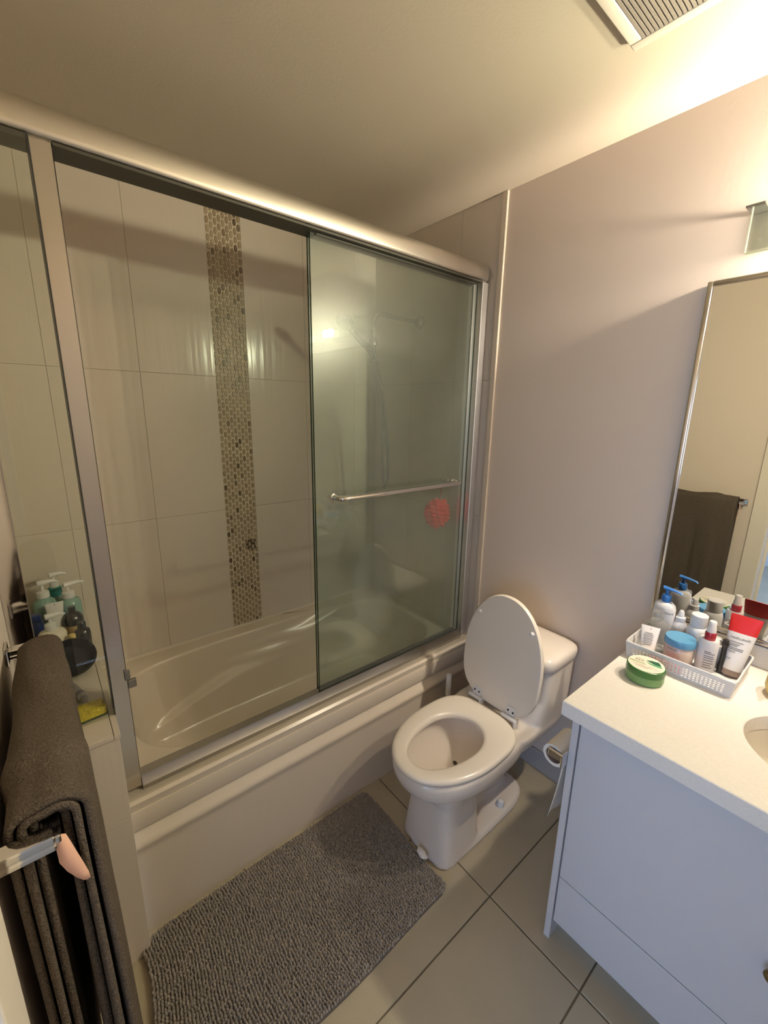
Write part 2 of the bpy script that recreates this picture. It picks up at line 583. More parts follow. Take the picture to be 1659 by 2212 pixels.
# low tiled wall with ledge at the end of the bath
LZ = 0.765
low = struct('wall_low', MB().box(XC, -0.008, -0.068, YB, 0.0, LZ - 0.012), 'grout_white')
pz = [0.0, 0.50, LZ - 0.0125]
for j in range(2):
    slab_tile('wall_tile', 'tile_white', low, 'y', -0.060, -0.076, XC + 0.001, -0.002, pz[j] + GAP / 2, pz[j + 1] - GAP / 2, 0.001)
slab_tile('wall_tile', 'tile_white', low, 'x', -0.012, -0.002, -0.066, 0.30, 0.49, LZ - 0.0125, 0.001)
slab_tile('wall_tile', 'tile_white', low, 'x', -0.012, -0.002, 0.302, YB - 0.001, 0.49, LZ - 0.0125, 0.001)
for y0, y1 in ((-0.080, 0.305), (0.3065, YB - 0.001)):
    slab_tile('ledge_tile', 'tile_white', low, 'z', LZ - 0.012, LZ, XC + 0.0005, -0.014, y0, y1, 0.001)
slab_tile('ledge_tile', 'tile_white', low, 'z', LZ - 0.012, LZ, -0.0128, 0.001, -0.080, YB - 0.001, 0.001)

# ------------------------------------------------------------------ bathtub
tub = thing('bathtub', 'white built-in bathtub with a stepped front panel below the glass doors', 'bathtub', (0.76, 0.39, 0))
TZ = 0.482
N = 120
rings = []
bcx, bcy = 0.755, 0.395


def rect_ring(x0, x1, y0, y1, z):
    """Rectangle sampled at the same angles as the basin rings."""
    out = []
    for k in range(N):
        t = 2 * math.pi * k / N
        c, s_ = math.cos(t), math.sin(t)
        hx = (x1 - bcx) if c > 0 else (bcx - x0)
        hy = (y1 - bcy) if s_ > 0 else (bcy - y0)
        q = min(hx / abs(c) if abs(c) > 1e-6 else 1e9, hy / abs(s_) if abs(s_) > 1e-6 else 1e9)
        out.append([bcx + c * q, bcy + s_ * q, z])
    # snap nearest samples to the corners
    for cx_, cy_ in ((x0, y0), (x0, y1), (x1, y0), (x1, y1)):
        j = min(range(N), key=lambda i: (out[i][0] - cx_) ** 2 + (out[i][1] - cy_) ** 2)
        out[j] = [cx_, cy_, z]
    return [tuple(p) for p in out]


rings.append(rect_ring(0.0, XW - 0.003, -0.018, YB - 0.003, TZ - 0.03))
rings.append(rect_ring(0.0, XW - 0.003, -0.022, YB - 0.003, TZ - 0.004))
rings.append(rect_ring(0.001, XW - 0.004, -0.014, YB - 0.0035, TZ + 0.004))
rings.append(rect_ring(0.002, XW - 0.005, 0.002, YB - 0.0045, TZ + 0.002))
rings.append(rect_ring(0.003, XW - 0.006, 0.020, YB - 0.006, TZ - 0.008))
KS = 44
for i in range(KS + 1):
    t = i / KS
    if t < 0.12:                       # rounded lip
        q = t / 0.12
        ins = -0.012 * (1 - q) ** 2
        z = TZ - 0.009 - 0.021 * q * q
    else:
        q = (t - 0.12) / 0.88
        z = TZ - 0.030 - (TZ - 0.030 - 0.115) * (1 - (1 - q) ** 1.6)
        ins = 0.075 * q + 0.11 * max(0, (q - 0.72) / 0.28) ** 2
    a = 0.690 - ins * 1.25
    b = 0.335 - ins * 0.95
    rg = []
    for p in sring(bcx - 0.02 * t, bcy, a, b, 3.0, N, z, n2=4.6):
        x, y, zz = p
        if y > bcy:                     # moulded arm-rest crease on the far side
            zc = 0.226 + (0.416 - 0.226) * (x - 0.25) / 0.72
            w = smoothstep(0.0, 0.16, y - bcy) * smoothstep(0.10, 0.3, x) * smoothstep(1.42, 1.2, x)
            y -= 0.034 * w * smoothstep(zc + 0.012, zc - 0.006, zz)
        rg.append((x, y, zz))
    rings.append(rg)
o_tub = obj('basin', MB().loft(rings, cap0=False, cap1=True), 'acrylic', tub, smooth=45)
prof = [(-0.012, TZ - 0.030), (-0.022, TZ - 0.030), (-0.0240, TZ - 0.045), (-0.0240, 0.396), (-0.021, 0.388), (-0.004, 0.384), (-0.004, 0.379),
        (-0.0275, 0.350), (-0.0320, 0.344), (-0.0335, 0.337), (-0.0320, 0.329), (-0.0270, 0.318), (-0.0255, 0.30), (-0.020, 0.02), (-0.020, 0.0), (0.0, 0.0)]
apr = MB()
xs = [0.0005, XW - 0.003]
apr.loft([[(x, y, z) for (y, z) in prof] for x in xs], cap0=False, cap1=False, closed=False)
obj('front_panel', apr, 'acrylic', tub, smooth=28)
obj('drain', MB().lathe([(0.03, 0.116), (0.03, 0.119), (0.024, 0.121)], (1.27, bcy, 0), 24), 'chrome', tub)

# ------------------------------------------------------------------ shower door frame, fixed glass, sliding doors
fr = thing('shower_door_frame', 'satin metal shower door frame with a round header over the tub', 'door frame', (0.66, 0.05, TZ))
# header: rounded box profile
hp = []
cy, cz, ry, rz = 0.062, 2.152, 0.040, 0.037
for k in range(28):
    t = 2 * math.pi * k / 28
    e_ = 0.85 if math.sin(t) >= 0 else 0.40        # round top and front, flat underneath
    hp.append((cy + ry * math.copysign(abs(math.cos(t)) ** e_, math.cos(t)), cz + rz * math.copysign(abs(math.sin(t)) ** e_, math.sin(t))))
obj('header', MB().loft([[(x, cy + (y - cy) * s_, cz + (z - cz) * s_) for y, z in hp] for x, s_ in ((XC + 0.002, 1), (1.488, 1), (1.500, 0.96), (1.5035, 0.86))]), 'brushed', fr, smooth=40)
hd = MB()
hd.box(0.043, 1.468, 0.0265, 0.099, 2.1095, 2.1160)  # plate coloured near-black to paint the shade on the header's underside
obj('underside_shade', hd, 'rail_dark', fr, label='dark plate painting the shade on the underside of the header')
obj('underside_shade', MB().box(XC + 0.002, 0.0022, 0.0265, 0.099, 2.1095, 2.1160), 'rail_dark', fr)
# jambs
jl = MB().box(0.0025, 0.043, 0.034, 0.096, TZ + 0.0, 2.117, 0.002)
obj('jamb', jl, 'satin', fr)
jr = MB().box(1.468, XW - 0.003, 0.075, 0.100, TZ + 0.0, 2.117, 0.002)
jr.box(1.480, XW - 0.003, 0.034, 0.076, TZ + 0.0, 2.117, 0.002)
obj('jamb', jr, 'brushed_light', fr)
obj('gasket', MB().box(-0.0005, 0.0024, 0.006, 0.050, LZ + 0.0005, 2.109), 'rubber', fr)
bx = MB().box(0.036, 0.050, 0.028, 0.033, 0.842, 0.872, 0.001)
bx.box(0.042, 0.062, 0.022, 0.034, 0.818, 0.842, 0.001)
obj('jamb_bumper', bx, 'wall_metal', fr)
# bottom rail
br = MB()
bp_ = [(0.025, TZ - 0.009), (0.025, TZ + 0.006), (0.027, TZ + 0.009), (0.0385, TZ + 0.0305), (0.0395, TZ + 0.034), (0.0405, TZ + 0.034), (0.0405, TZ + 0.018), (0.090, TZ + 0.018), (0.096, TZ + 0.012), (0.096, TZ - 0.009)]
br.loft([[(x, y, z) for y, z in bp_] for x in (0.0435, 1.4675)])
obj('bottom_rail', br, 'brushed_grey', fr, smooth=30)
# fixed glass over the ledge and its wall channel
obj('fixed_pane', MB().box(XC + 0.010, -0.001, 0.004, 0.012, LZ + 0.001, 2.10), 'glass_fixed', fr, smooth=0)
obj('wall_channel', MB().box(XC + 0.0005, XC + 0.044, -0.008, 0.0035, LZ + 0.001, 2.12, 0.0015), 'chrome', fr)


def glass_door(name, label, x0, x1, y, zt):
    t = thing(name, label, 'shower door', ((x0 + x1) / 2, y, TZ + 0.02), 'sliding shower doors')
    obj('pane', MB().box(x0 + 0.0005, x1 - 0.0005, y - 0.003, y + 0.003, TZ + 0.026, zt), 'glass_pane', t, smooth=0)
    e = MB().box(x0 - 0.0016, x0 + 0.0004, y - 0.0031, y + 0.0031, TZ + 0.026, zt)
    e.box(x1 - 0.0004, x1 + 0.0016, y - 0.0031, y + 0.0031, TZ + 0.026, zt)
    obj('pane_edge', e, 'glass_edge', t, smooth=0)
    h = MB().box(x0 + 0.02, x1 - 0.02, y - 0.006, y + 0.006, zt - 0.004, zt + 0.0025, 0.001)
    obj('hanger_rail', h, 'rail_dark', t)
    obj('bottom_seal', MB().box(x0 + 0.002, x1 - 0.002, y - 0.0045, y + 0.0045, TZ + 0.0235, TZ + 0.0305), 'rubber', t)
    return t


outer = glass_door('sliding_glass_door', 'outer sliding glass shower door carrying the chrome towel bar', 0.662, 1.462, 0.050, 2.1065)
inner = glass_door('sliding_glass_door', 'inner sliding glass shower door right behind the one with the bar', 0.669, 1.466, 0.076, 2.1065)


def rounded_path(pts, r, seg=8):
    pts = [Vector(p) for p in pts]
    out = [pts[0]]
    for i in range(1, len(pts) - 1):
        a, b, c = pts[i - 1], pts[i], pts[i + 1]
        d1, d2 = (a - b).normalized(), (c - b).normalized()
        p1, p2 = b + d1 * r, b + d2 * r
        for k in range(seg + 1):
            t = k / seg
            out.append(p1 * (1 - t) ** 2 + b * 2 * t * (1 - t) + p2 * t * t)
    out.append(pts[-1])
    return out


zb_ = 1.278
obj('towel_bar', MB().tube(rounded_path([(0.735, 0.0465, zb_), (0.735, -0.004, zb_), (1.372, -0.004, zb_), (1.372, 0.0465, zb_)], 0.03), 0.0095, 16), 'chrome', outer)
for x in (0.735, 1.372):
    f_ = MB().lathe([(0.014, 0), (0.014, 0.004), (0.010, 0.006)], n=20)
    f_.map(lambda p, x=x: (x + p.x, 0.0468 - p.z, zb_ + p.y))
    obj('bar_flange', f_, 'chrome', outer)
hk = MB().tube(rounded_path([(1.372, 0.0800, zb_), (1.372, 0.115, zb_), (1.372, 0.115, zb_ - 0.028)], 0.012), 0.008, 12)
obj('inner_knob', hk, 'chrome', inner)

# red bath puff hanging inside
pf = thing('bath_puff', 'red fuzzy bath puff seen through the glass door under the towel bar', 'bath puff', (1.39, 0.155, 1.105))
bm = bmesh.new()
bmesh.ops.create_icosphere(bm, subdivisions=5, radius=0.058)
pb = MB()
bm.verts.index_update()
vv = []
for v in bm.verts:
    n_ = v.co.normalized()
    w = 1 + 0.10 * math.sin(9 * n_.x + 4 * n_.z) * math.sin(8 * n_.y + 3) + 0.07 * math.sin(23 * n_.z + 5 * n_.x) + rng.normal(0, 0.045)
    vv.append(Vector((1.39, 0.152, 1.108)) + Vector((n_.x, n_.y * 0.7, n_.z)) * 0.068 * w)
pb.add(vv, [[v.index for v in f.verts] for f in bm.faces])
bm.free()
obj('mesh_ball', pb, 'pouf_red', pf, smooth=0)
obj('cord', MB().tube([(1.39, 0.145, 1.16), (1.383, 0.128, 1.20), (1.374, 0.114, 1.245), (1.371, 0.114, 1.256)], 0.0014, 6), 'pouf_red', pf)

# ------------------------------------------------------------------ shower
sh = thing('shower_arm', 'chrome shower arm bending down from a round wall flange', 'shower arm', (XW - 0.002, 0.45, 2.02))
fl = MB().lathe([(0.032, 0), (0.032, 0.004), (0.027, 0.010), (0.014, 0.015), (0.011, 0.018)], n=28)
fl.map(lambda p: (XW - 0.0025 - p.z, 0.45 + p.x, 2.020 + p.y))
obj('flange', fl, 'chrome_dull', sh)
obj('pipe', MB().tube(rounded_path([(XW - 0.004, 0.45, 2.020), (1.222, 0.45, 2.022), (1.222, 0.45, 1.945)], 0.05, 10), 0.0105, 16), 'chrome_dull', sh)
obj('nut', MB().lathe([(0.013, 1.915), (0.015, 1.918), (0.015, 1.945), (0.012, 1.950)], (1.222, 0.45, 0), 8), 'wall_metal', sh, smooth=0)
hs = MB().lathe([(0.012, 1.875), (0.018, 1.882), (0.019, 1.905), (0.013, 1.915)], (1.222, 0.45, 0), 20)
hs.tube([(1.222, 0.45, 1.892), (1.200, 0.44, 1.882), (1.178, 0.432, 1.874)], [0.011, 0.010, 0.013], 14)
hs.tube([(1.222, 0.45, 1.880), (1.228, 0.452, 1.850), (1.240, 0.455, 1.822)], [0.012, 0.010, 0.008], 12)
obj('holder', hs, 'chrome_dull', sh)
hh = thing('hand_shower', 'chrome hand shower hanging in its holder with a looped steel hose', 'hand shower', (1.175, 0.43, 1.87))
d_ = Vector((-0.105, 0.0, 0.075))
p0 = Vector((1.182, 0.432, 1.856))
obj('handle', MB().tube([p0 + Vector((0.03, 0.006, -0.028)), p0, p0 + d_ * 0.5, p0 + d_], [0.008, 0.012, 0.0125, 0.010], 16), 'chrome_dull', hh)
hdm = MB().lathe([(0.012, -0.012), (0.036, -0.008), (0.044, 0.0), (0.044, 0.010), (0.038, 0.016), (0.010, 0.022)], n=28)
rot = Vector((-0.55, -0.1, -0.83)).to_track_quat('-Z', 'Y').to_matrix()
pc = p0 + d_ * 1.28
hdm.map(lambda p: pc + rot @ p)
obj('head', hdm, 'chrome_dull', hh)
hp_ = []
P = [Vector(p) for p in [(1.205, 0.438, 1.83), (1.222, 0.442, 1.76), (1.255, 0.445, 1.66), (1.278, 0.447, 1.52), (1.288, 0.448, 1.38), (1.292, 0.449, 1.26), (1.300, 0.450, 1.207), (1.312, 0.450, 1.200), (1.322, 0.450, 1.212),
                         (1.325, 0.451, 1.28), (1.318, 0.452, 1.42), (1.300, 0.453, 1.56), (1.280, 0.454, 1.68), (1.258, 0.455, 1.77), (1.243, 0.455, 1.815)]]
for i in range(len(P) - 1):
    a, b, c, d = P[max(i - 1, 0)], P[i], P[i + 1], P[min(i + 2, len(P) - 1)]
    L = (c - b).length
    ns = max(2, int(L / 0.0026))
    for k in range(ns):
        t = k / ns
        hp_.append(0.5 * ((2 * b) + (c - a) * t + (2 * a - 5 * b + 4 * c - d) * t * t + (3 * b - a - 3 * c + d) * t ** 3))
hp_.append(P[-1])
obj('hose', MB().tube(hp_, [0.0078 if i % 2 else 0.0063 for i in range(len(hp_))], 10), 'steel_hose', hh, smooth=60)

# ------------------------------------------------------------------ toilet
TY = -0.362
toi = thing('toilet', 'white one-piece toilet with its lid raised against the tank', 'toilet', (1.10, TY, 0))


def egg(xf, xb, hw, z, n=2.2, N=64, nb=3.4):
    """Plan outline: elliptical front, squarer back; widest at 55 percent."""
    xc = xf + 0.52 * (xb - xf)
    out = []
    for k in range(N):
        t = 2 * math.pi * k / N
        c, s_ = math.cos(t), math.sin(t)
        e = nb if c > 0 else n
        L = (xb - xc) if c > 0 else (xc - xf)
        out.append((xc + L * math.copysign(abs(c) ** (2 / e), c), TY + hw * math.copysign(abs(s_) ** (2 / e), s_), z))
    return out


def rrect(x0, x1, hw, z, n=6, N=64):
    return sring((x0 + x1) / 2, TY, (x1 - x0) / 2, hw, n, N, z)


tb = MB()
tb.loft([egg(0.835, 1.14, 0.085, 0.235), egg(0.815, 1.19, 0.115, 0.27), egg(0.775, 1.25, 0.150, 0.305), egg(0.745, 1.27, 0.174, 0.335), egg(0.736, 1.27, 0.181, 0.362), egg(0.735, 1.26, 0.181, 0.392), egg(0.742, 1.25, 0.174, 0.403)])
tb.loft([rrect(0.828, 1.372, 0.122, 0.0, 3.6), rrect(0.828, 1.372, 0.122, 0.016, 3.6), rrect(0.838, 1.360, 0.112, 0.030, 3.6)])
tb.loft([rrect(0.831, 1.050, 0.118, 0.0, 5), rrect(0.845, 1.045, 0.108, 0.12, 5), rrect(0.858, 1.045, 0.101, 0.22, 4.4), rrect(0.845, 1.06, 0.110, 0.29, 4)])
tb.loft([rrect(1.02, 1.33, 0.026, 0.0, 4), rrect(1.02, 1.34, 0.022, 0.16, 4), rrect(1.02, 1.42, 0.034, 0.30, 4)])
tb.loft([rrect(1.12, 1.47, 0.060, 0.245, 4), rrect(1.12, 1.49, 0.120, 0.29, 4), rrect(1.12, 1.505, 0.168, 0.345, 5), rrect(1.12, 1.505, 0.178, 0.385, 5), rrect(1.12, 1.505, 0.176, 0.403, 5)])
tb.loft([rrect(1.255, 1.505, 0.174, 0.38, 7), rrect(1.265, 1.505, 0.176, 0.42, 7), rrect(1.288, 1.507, 0.179, 0.50, 7), rrect(1.290, 1.508, 0.183, 0.642, 7)])
tmp = obj('tmp_body', tb, 'china', None, smooth=0)
md = tmp.modifiers.new('r', 'REMESH')
md.mode = 'VOXEL'
md.voxel_size = 0.0055
ms = tmp.modifiers.new('s', 'SMOOTH')
ms.factor = 0.5
ms.iterations = 10
dg = bpy.context.evaluated_depsgraph_get()
me = bpy.data.meshes.new_from_object(tmp.evaluated_get(dg))
tmp.modifiers.clear()
tmp.data = me
cav = MB().loft([egg(0.770, 1.12, 0.135, 0.44), egg(0.770, 1.12, 0.135, 0.40), egg(0.775, 1.115, 0.130, 0.36), egg(0.80, 1.10, 0.112, 0.30), egg(0.855, 1.07, 0.078, 0.245), egg(0.90, 1.035, 0.052, 0.205), egg(0.91, 1.03, 0.042, 0.17), egg(0.92, 1.02, 0.03, 0.155)])
cavo = obj('tmp_cav', cav, 'china', None, smooth=0)
bo = tmp.modifiers.new('b', 'BOOLEAN')
bo.operation = 'DIFFERENCE'
bo.object = cavo
bo.solver = 'EXACT'
dg = bpy.context.evaluated_depsgraph_get()
me = bpy.data.meshes.new_from_object(tmp.evaluated_get(dg))
bpy.data.objects.remove(tmp)
bpy.data.objects.remove(cavo)
bb = MB()
bb.add([v.co[:] for v in me.vertices], [tuple(p.vertices) for p in me.polygons])
obj('body', bb, 'china', toi, smooth=50)
obj('water', MB().loft([egg(0.896, 1.038, 0.054, 0.206), egg(0.896, 1.038, 0.054, 0.208)]), mat('water', (0.30, 0.265, 0.20), 0.03), toi)
# tank lid
tl = MB()


def lidring(z, g):
    out = []
    for p in sring(1.392, TY, 0.122 + g, 0.191 + g, 6, 72, z):
        x = p[0]
        if x < 1.392:
            x -= 0.010 * (1 - ((p[1] - TY) / 0.19) ** 2)
        out.append((min(x, XW - 0.004), p[1], z))
    return out


tl.loft([lidring(0.640, -0.004), lidring(0.644, 0), lidring(0.676, 0.002), lidring(0.688, -0.002), lidring(0.695, -0.012), lidring(0.699, -0.035)])
obj('tank_lid', tl, 'china', toi, smooth=50)


# seat ring
def seat_out(z, g=0.0):
    out = []
    xf, xb = 0.728 - g, 1.208 + g
    xc = 1.00
    for k in range(72):
        t = 2 * math.pi * k / 72
        c, s_ = math.cos(t), math.sin(t)
        hw = 0.180 + g
        if c <= 0:
            x, y = xc + (xc - xf) * c, hw * math.copysign(abs(s_) ** 0.95, s_)
        else:
            x = xc + (xb - xc) * abs(c) ** 0.60
            y = hw * math.copysign(abs(s_) ** 0.72, s_)
        out.append((x, TY + y, z))
    return out


def seat_in(z, g=0.0):
    out = []
    for k in range(72):
        t = 2 * math.pi * k / 72
        c, s_ = math.cos(t), math.sin(t)
        L = 0.125 if c > 0 else 0.192
        xc = 0.972
        out.append((xc + (L - g) * c, TY + (0.106 - g) * math.copysign(abs(s_) ** 0.92, s_), z))
    return out


sm = MB()
rr = [seat_out(0.4065, -0.006), seat_out(0.411, 0), seat_out(0.419, 0), seat_out(0.426, -0.005), seat_out(0.4285, -0.016), seat_in(0.4285, -0.014), seat_in(0.425, -0.004), seat_in(0.418, 0), seat_in(0.4065, 0)]
rr.append(rr[0])
sm.loft(rr, False, False)
obj('seat', sm, 'seat_plastic', toi, smooth=60)
# raised cover
cb = Vector((1.228, TY, 0.428))
ct = Vector((1.272, TY, 0.893))
ax = (ct - cb)
Lc = ax.length
ax.normalize()
nrm = Vector((-ax.z, 0, ax.x))          # towards the user


def cover_ring(g, d):
    out = []
    for (x, y, z) in seat_out(0, g):
        v = 1.208 - x                    # distance from the hinge edge
        out.append(cb + ax * (v / 0.48 * Lc) + Vector((0, (y - TY) * 0.985, 0)) + nrm * d)
    return out


cm = MB().loft([cover_ring(-0.006, -0.010), cover_ring(0, -0.006), cover_ring(0, 0.004), cover_ring(-0.004, 0.009), cover_ring(-0.012, 0.0095)])
cov = obj('cover', cm, 'seat_plastic', toi, smooth=40)
for s_ in (-1, 1):
    p = cb + ax * (0.365) + Vector((0, s_ * 0.118, 0)) + nrm * 0.0095
    b_ = MB().lathe([(0.0085, -0.001), (0.0085, 0.004), (0.006, 0.008), (0.002, 0.010)], n=16)
    q = nrm.to_track_quat('Z', 'Y').to_matrix()
    b_.map(lambda w, p=p, q=q: p + q @ w)
    obj('bumper', b_, 'plastic_white', cov)
for s_ in (-1, 1):
    y = TY + s_ * 0.081
    h = MB().tube([(1.209, y - 0.030, 0.434), (1.209, y + 0.030, 0.434)], 0.008, 12)
    h.box(1.198, 1.226, y + (-0.034 if s_ < 0 else -0.034), y - 0.026, 0.404, 0.440, 0.002)
    c0 = cb + nrm * 0.0095
    pts = []
    for u_, v_ in ((-0.020, 0.0), (0.020, 0.0), (0.020, 0.042), (0.015, 0.047), (-0.015, 0.047), (-0.020, 0.042)):
        pts.append((u_, v_))
    h.loft([[c0 + ax * v_ + Vector((0, y - TY + u_, 0)) + nrm * d for u_, v_ in pts] for d in (0.0, 0.004)])
    ho = obj('hinge', h, 'plastic_white', toi)
    for u_, v_ in ((-0.011, 0.028), (0.011, 0.030)):
        b_ = MB().lathe([(0.0042, 0), (0.0042, 0.0008)], n=10)
        p = c0 + ax * v_ + Vector((0, y - TY + u_, 0)) + nrm * 0.0042
        q = nrm.to_track_quat('Z', 'Y').to_matrix()
        b_.map(lambda w, p=p, q=q: p + q @ w)
        obj('screw', b_, 'rubber', ho)
for s_ in (-1, 1):
    obj('bolt_cap', MB().lathe([(0.016, 0.027), (0.016, 0.044), (0.012, 0.054), (0.004, 0.058)], (1.20, TY + s_ * 0.088, 0), 18), 'plastic_white', toi)
ti = MB()
bm = bmesh.new()
bmesh.ops.create_icosphere(bm, subdivisions=3, radius=1)
bm.verts.index_update()
ti.add([Vector((0.812 + v.co.x * 0.012 * (1 + rng.normal(0, 0.12)), -0.392 + v.co.y * 0.024 * (1 + rng.normal(0, 0.10)), 0.034 + v.co.z * 0.014 * (1 + rng.normal(0, 0.10)))) for v in bm.verts], [[v.index for v in f.verts] for f in bm.faces])
bm.free()
tag(obj('tissue_scrap', ti, 'paper', None, smooth=0), 'small crumpled white scrap lying where the bath mat meets the toilet foot', 'tissue')

tbz = thing('toilet_brush', 'white toilet brush standing between the tub and the toilet', 'toilet brush', (1.244, -0.105, 0))
obj('holder', MB().lathe([(0.046, 0.0), (0.048, 0.004), (0.043, 0.12), (0.038, 0.125), (0.036, 0.11)], (1.244, -0.105, 0), 24), 'plastic_white', tbz)
obj('handle', MB().lathe([(0.009, 0.10), (0.010, 0.30), (0.0125, 0.33), (0.0125, 0.42), (0.010, 0.426)], (1.244, -0.105, 0), 16), 'plastic_white', tbz)

# ------------------------------------------------------------------ bath mat
bmt = thing('bath_mat', 'grey ribbed chenille bath mat lying along the tub', 'bath mat', (0.39, -0.285, 0))
ang = math.radians(-0.5)


def matpt(u, v):
    """u along the tub 0..1, v across 0..1 (0 = tub side)."""
    x = -0.032 + 0.850 * u
    y = -0.040 - 0.478 * v
    y += -0.006 * math.sin(math.pi * u) * v * v + 0.004 * math.sin(9 * u) * (v - 0.2)
    x += 0.012 * math.sin(2.2 * math.pi * v) * (1 - u) + 0.004 * u * u * math.sin(6 * v)
    return x, y


def in_mat(u, v):
    # cut round corners
    for cu_, cv_, r_u, r_v in ((0, 0, 0.115, 0.10), (1, 0, 0.03, 0.05), (1, 1, 0.03, 0.05), (0, 1, 0.03, 0.05)):
        du = (u - cu_) if cu_ == 0 else (cu_ - u)
        dv = (v - cv_) if cv_ == 0 else (cv_ - v)
        if du < r_u and dv < r_v and (1 - du / r_u) ** 2 + (1 - dv / r_v) ** 2 > 1.0:
            return False
    return 0 <= u <= 1 and 0 <= v <= 1


def mat_h(u, v):
    h = 0.004 * math.sin(5 * u + 3 * v) * math.sin(4 * v + 1)
    if u < 0.06:
        h += 0.006 * (1 - u / 0.06)
    return 0.006 + max(-0.002, h)


nu, nv = 60, 34
mb = MB()
keep = {}
for i in range(nu + 1):
    for j in range(nv + 1):
        u, v = i / nu, j / nv
        if in_mat(u, v):
            x, y = matpt(u, v)
            keep[(i, j)] = (len(mb.v), len(mb.v) + 1)
            mb.v += [(x, y, 0.0005), (x, y, 0.009 + mat_h(u, v) * 0.6)]
from collections import Counter
edges = Counter()
quads = []
for i in range(nu):
    for j in range(nv):
        q = [(i, j), (i + 1, j), (i + 1, j + 1), (i, j + 1)]
        q = [k for k in q if k in keep]
        if len(q) >= 3:
            quads.append(q)
            for a, b in zip(q, q[1:] + q[:1]):
                edges[frozenset((a, b))] += 1
for q in quads:
    mb.f.append(tuple(keep[k][1] for k in q))
    mb.f.append(tuple(keep[k][0] for k in reversed(q)))
for e, c in edges.items():
    if c == 1:
        a, b = tuple(e)
        mb.f.append((keep[a][0], keep[b][0], keep[b][1], keep[a][1]))
obj('backing', mb, 'mat_base', bmt, smooth=40)
# chenille loops, in ribs that run across the mat
base = [Vector(p) for p in [(1, 0, 0), (0.5, 0.87, 0), (-0.5, 0.87, 0), (-1, 0, 0), (-0.5, -0.87, 0), (0.5, -0.87, 0), (0.62, 0, 0.75), (0.31, 0.54, 0.75), (-0.31, 0.54, 0.75), (-0.62, 0, 0.75), (-0.31, -0.54, 0.75), (0.31, -0.54, 0.75), (0, 0, 1.0)]]
bf = [(k, (k + 1) % 6, 6 + (k + 1) % 6, 6 + k) for k in range(6)] + [(6 + k, 6 + (k + 1) % 6, 12) for k in range(6)]
bv = np.array([p[:] for p in base])
V, F = [], []
rows_u = 98
rows_v = 57
for i in range(rows_u):
    off = rng.random()
    for j in range(rows_v):
        u = (i + 0.5) / rows_u
        v = (j + 0.5 + 0.5 * (off - 0.5)) / rows_v
        u += rng.normal(0, 0.0007)
        if not in_mat(u, v):
            continue
        x, y = matpt(u, v)
        h = mat_h(u, v)
        sx_, sy_, sz_ = 0.0044 * rng.uniform(0.85, 1.15), 0.0052 * rng.uniform(0.85, 1.2), 0.0100 * rng.uniform(0.7, 1.3)
        tilt = rng.normal(0, 0.0018, 2)
        pts = bv * np.array([sx_, sy_, sz_])
        pts[:, 0] += x + tilt[0] * bv[:, 2]
        pts[:, 1] += y + tilt[1] * bv[:, 2]
        pts[:, 2] += 0.0085 + h * 0.6
        o_ = len(V) * 13
        V.append(pts)
        F += [tuple(a + o_ for a in f) for f in bf]
pm = MB()
pm.v = [tuple(p) for p in np.concatenate(V)]
pm.f = F
obj('pile', pm, 'mat_fabric', bmt, smooth=180, kind='stuff')

# ------------------------------------------------------------------ vanity
VY0, VY1 = -1.79, -0.785
van = thing('vanity_cabinet', 'white laminate vanity cabinet under the pale counter', 'cabinet', (1.23, -1.29, 0))
FX = 0.958
obj('end_panel', MB().box(FX - 0.002, XW - 0.001, -0.806, VY1 - 0.003, 0.0, 0.8185, 0.0008), 'laminate', van)
obj('end_panel', MB().box(FX - 0.002, XW - 0.001, VY0, VY0 + 0.018, 0.0, 0.8185, 0.0008), 'laminate', van)
obj('carcass', MB().box(FX + 0.024, XW - 0.001, VY0 + 0.018, -0.8065, 0.09, 0.640), 'dark_void', van)
obj('toe_kick', MB().box(FX + 0.060, FX + 0.076, VY0 + 0.018, -0.8065, 0.0, 0.0895), 'laminate', van)
d1_ = obj('door', MB().box(FX + 0.002, FX + 0.021, VY0 + 0.020, -0.8095, 0.2525, 0.806, 0.001), 'laminate', van)
obj('drawer', MB().box(FX + 0.002, FX + 0.021, VY0 + 0.020, -0.8095, 0.080, 0.2485, 0.001), 'laminate', van)
kb = MB().lathe([(0.006, 0.0), (0.005, 0.012), (0.013, 0.018), (0.015, 0.024), (0.012, 0.029), (0.004, 0.031)], n=20)
kb.map(lambda p: (FX + 0.0021 - p.z, -1.250 + p.x, 0.480 + p.y))
obj('knob', kb, 'brass', d1_, label='dark brass knob')

# countertop with an oval cut-out
ctp = thing('countertop', 'pale quartz countertop with backsplash on the vanity', 'countertop', (1.2, -1.29, 0.82))
CX0, CX1, CY0, CY1 = 0.900, XW - 0.0005, -1.799, -0.780
CZ0, CZ1 = 0.819, 0.860
SX, SY, SA, SB = 1.170, -1.345, 0.176, 0.247
NN = 72
oval = [(SX + SA * math.cos(2 * math.pi * k / NN), SY + SB * math.sin(2 * math.pi * k / NN)) for k in range(NN)]


def rect_at(x0, x1, y0, y1):
    out = []
    for k in range(NN):
        t = 2 * math.pi * k / NN
        c, s_ = math.cos(t) * SA, math.sin(t) * SB
        hx = (x1 - SX) if c > 0 else (SX - x0)
        hy = (y1 - SY) if s_ > 0 else (SY - y0)
        q = min(hx / abs(c) if abs(c) > 1e-9 else 1e9, hy / abs(s_) if abs(s_) > 1e-9 else 1e9)
        out.append([SX + c * q, SY + s_ * q])
    for cx_, cy_ in ((x0, y0), (x0, y1), (x1, y0), (x1, y1)):
        j = min(range(NN), key=lambda i: (out[i][0] - cx_) ** 2 + (out[i][1] - cy_) ** 2)
        out[j] = [cx_, cy_]
    return out


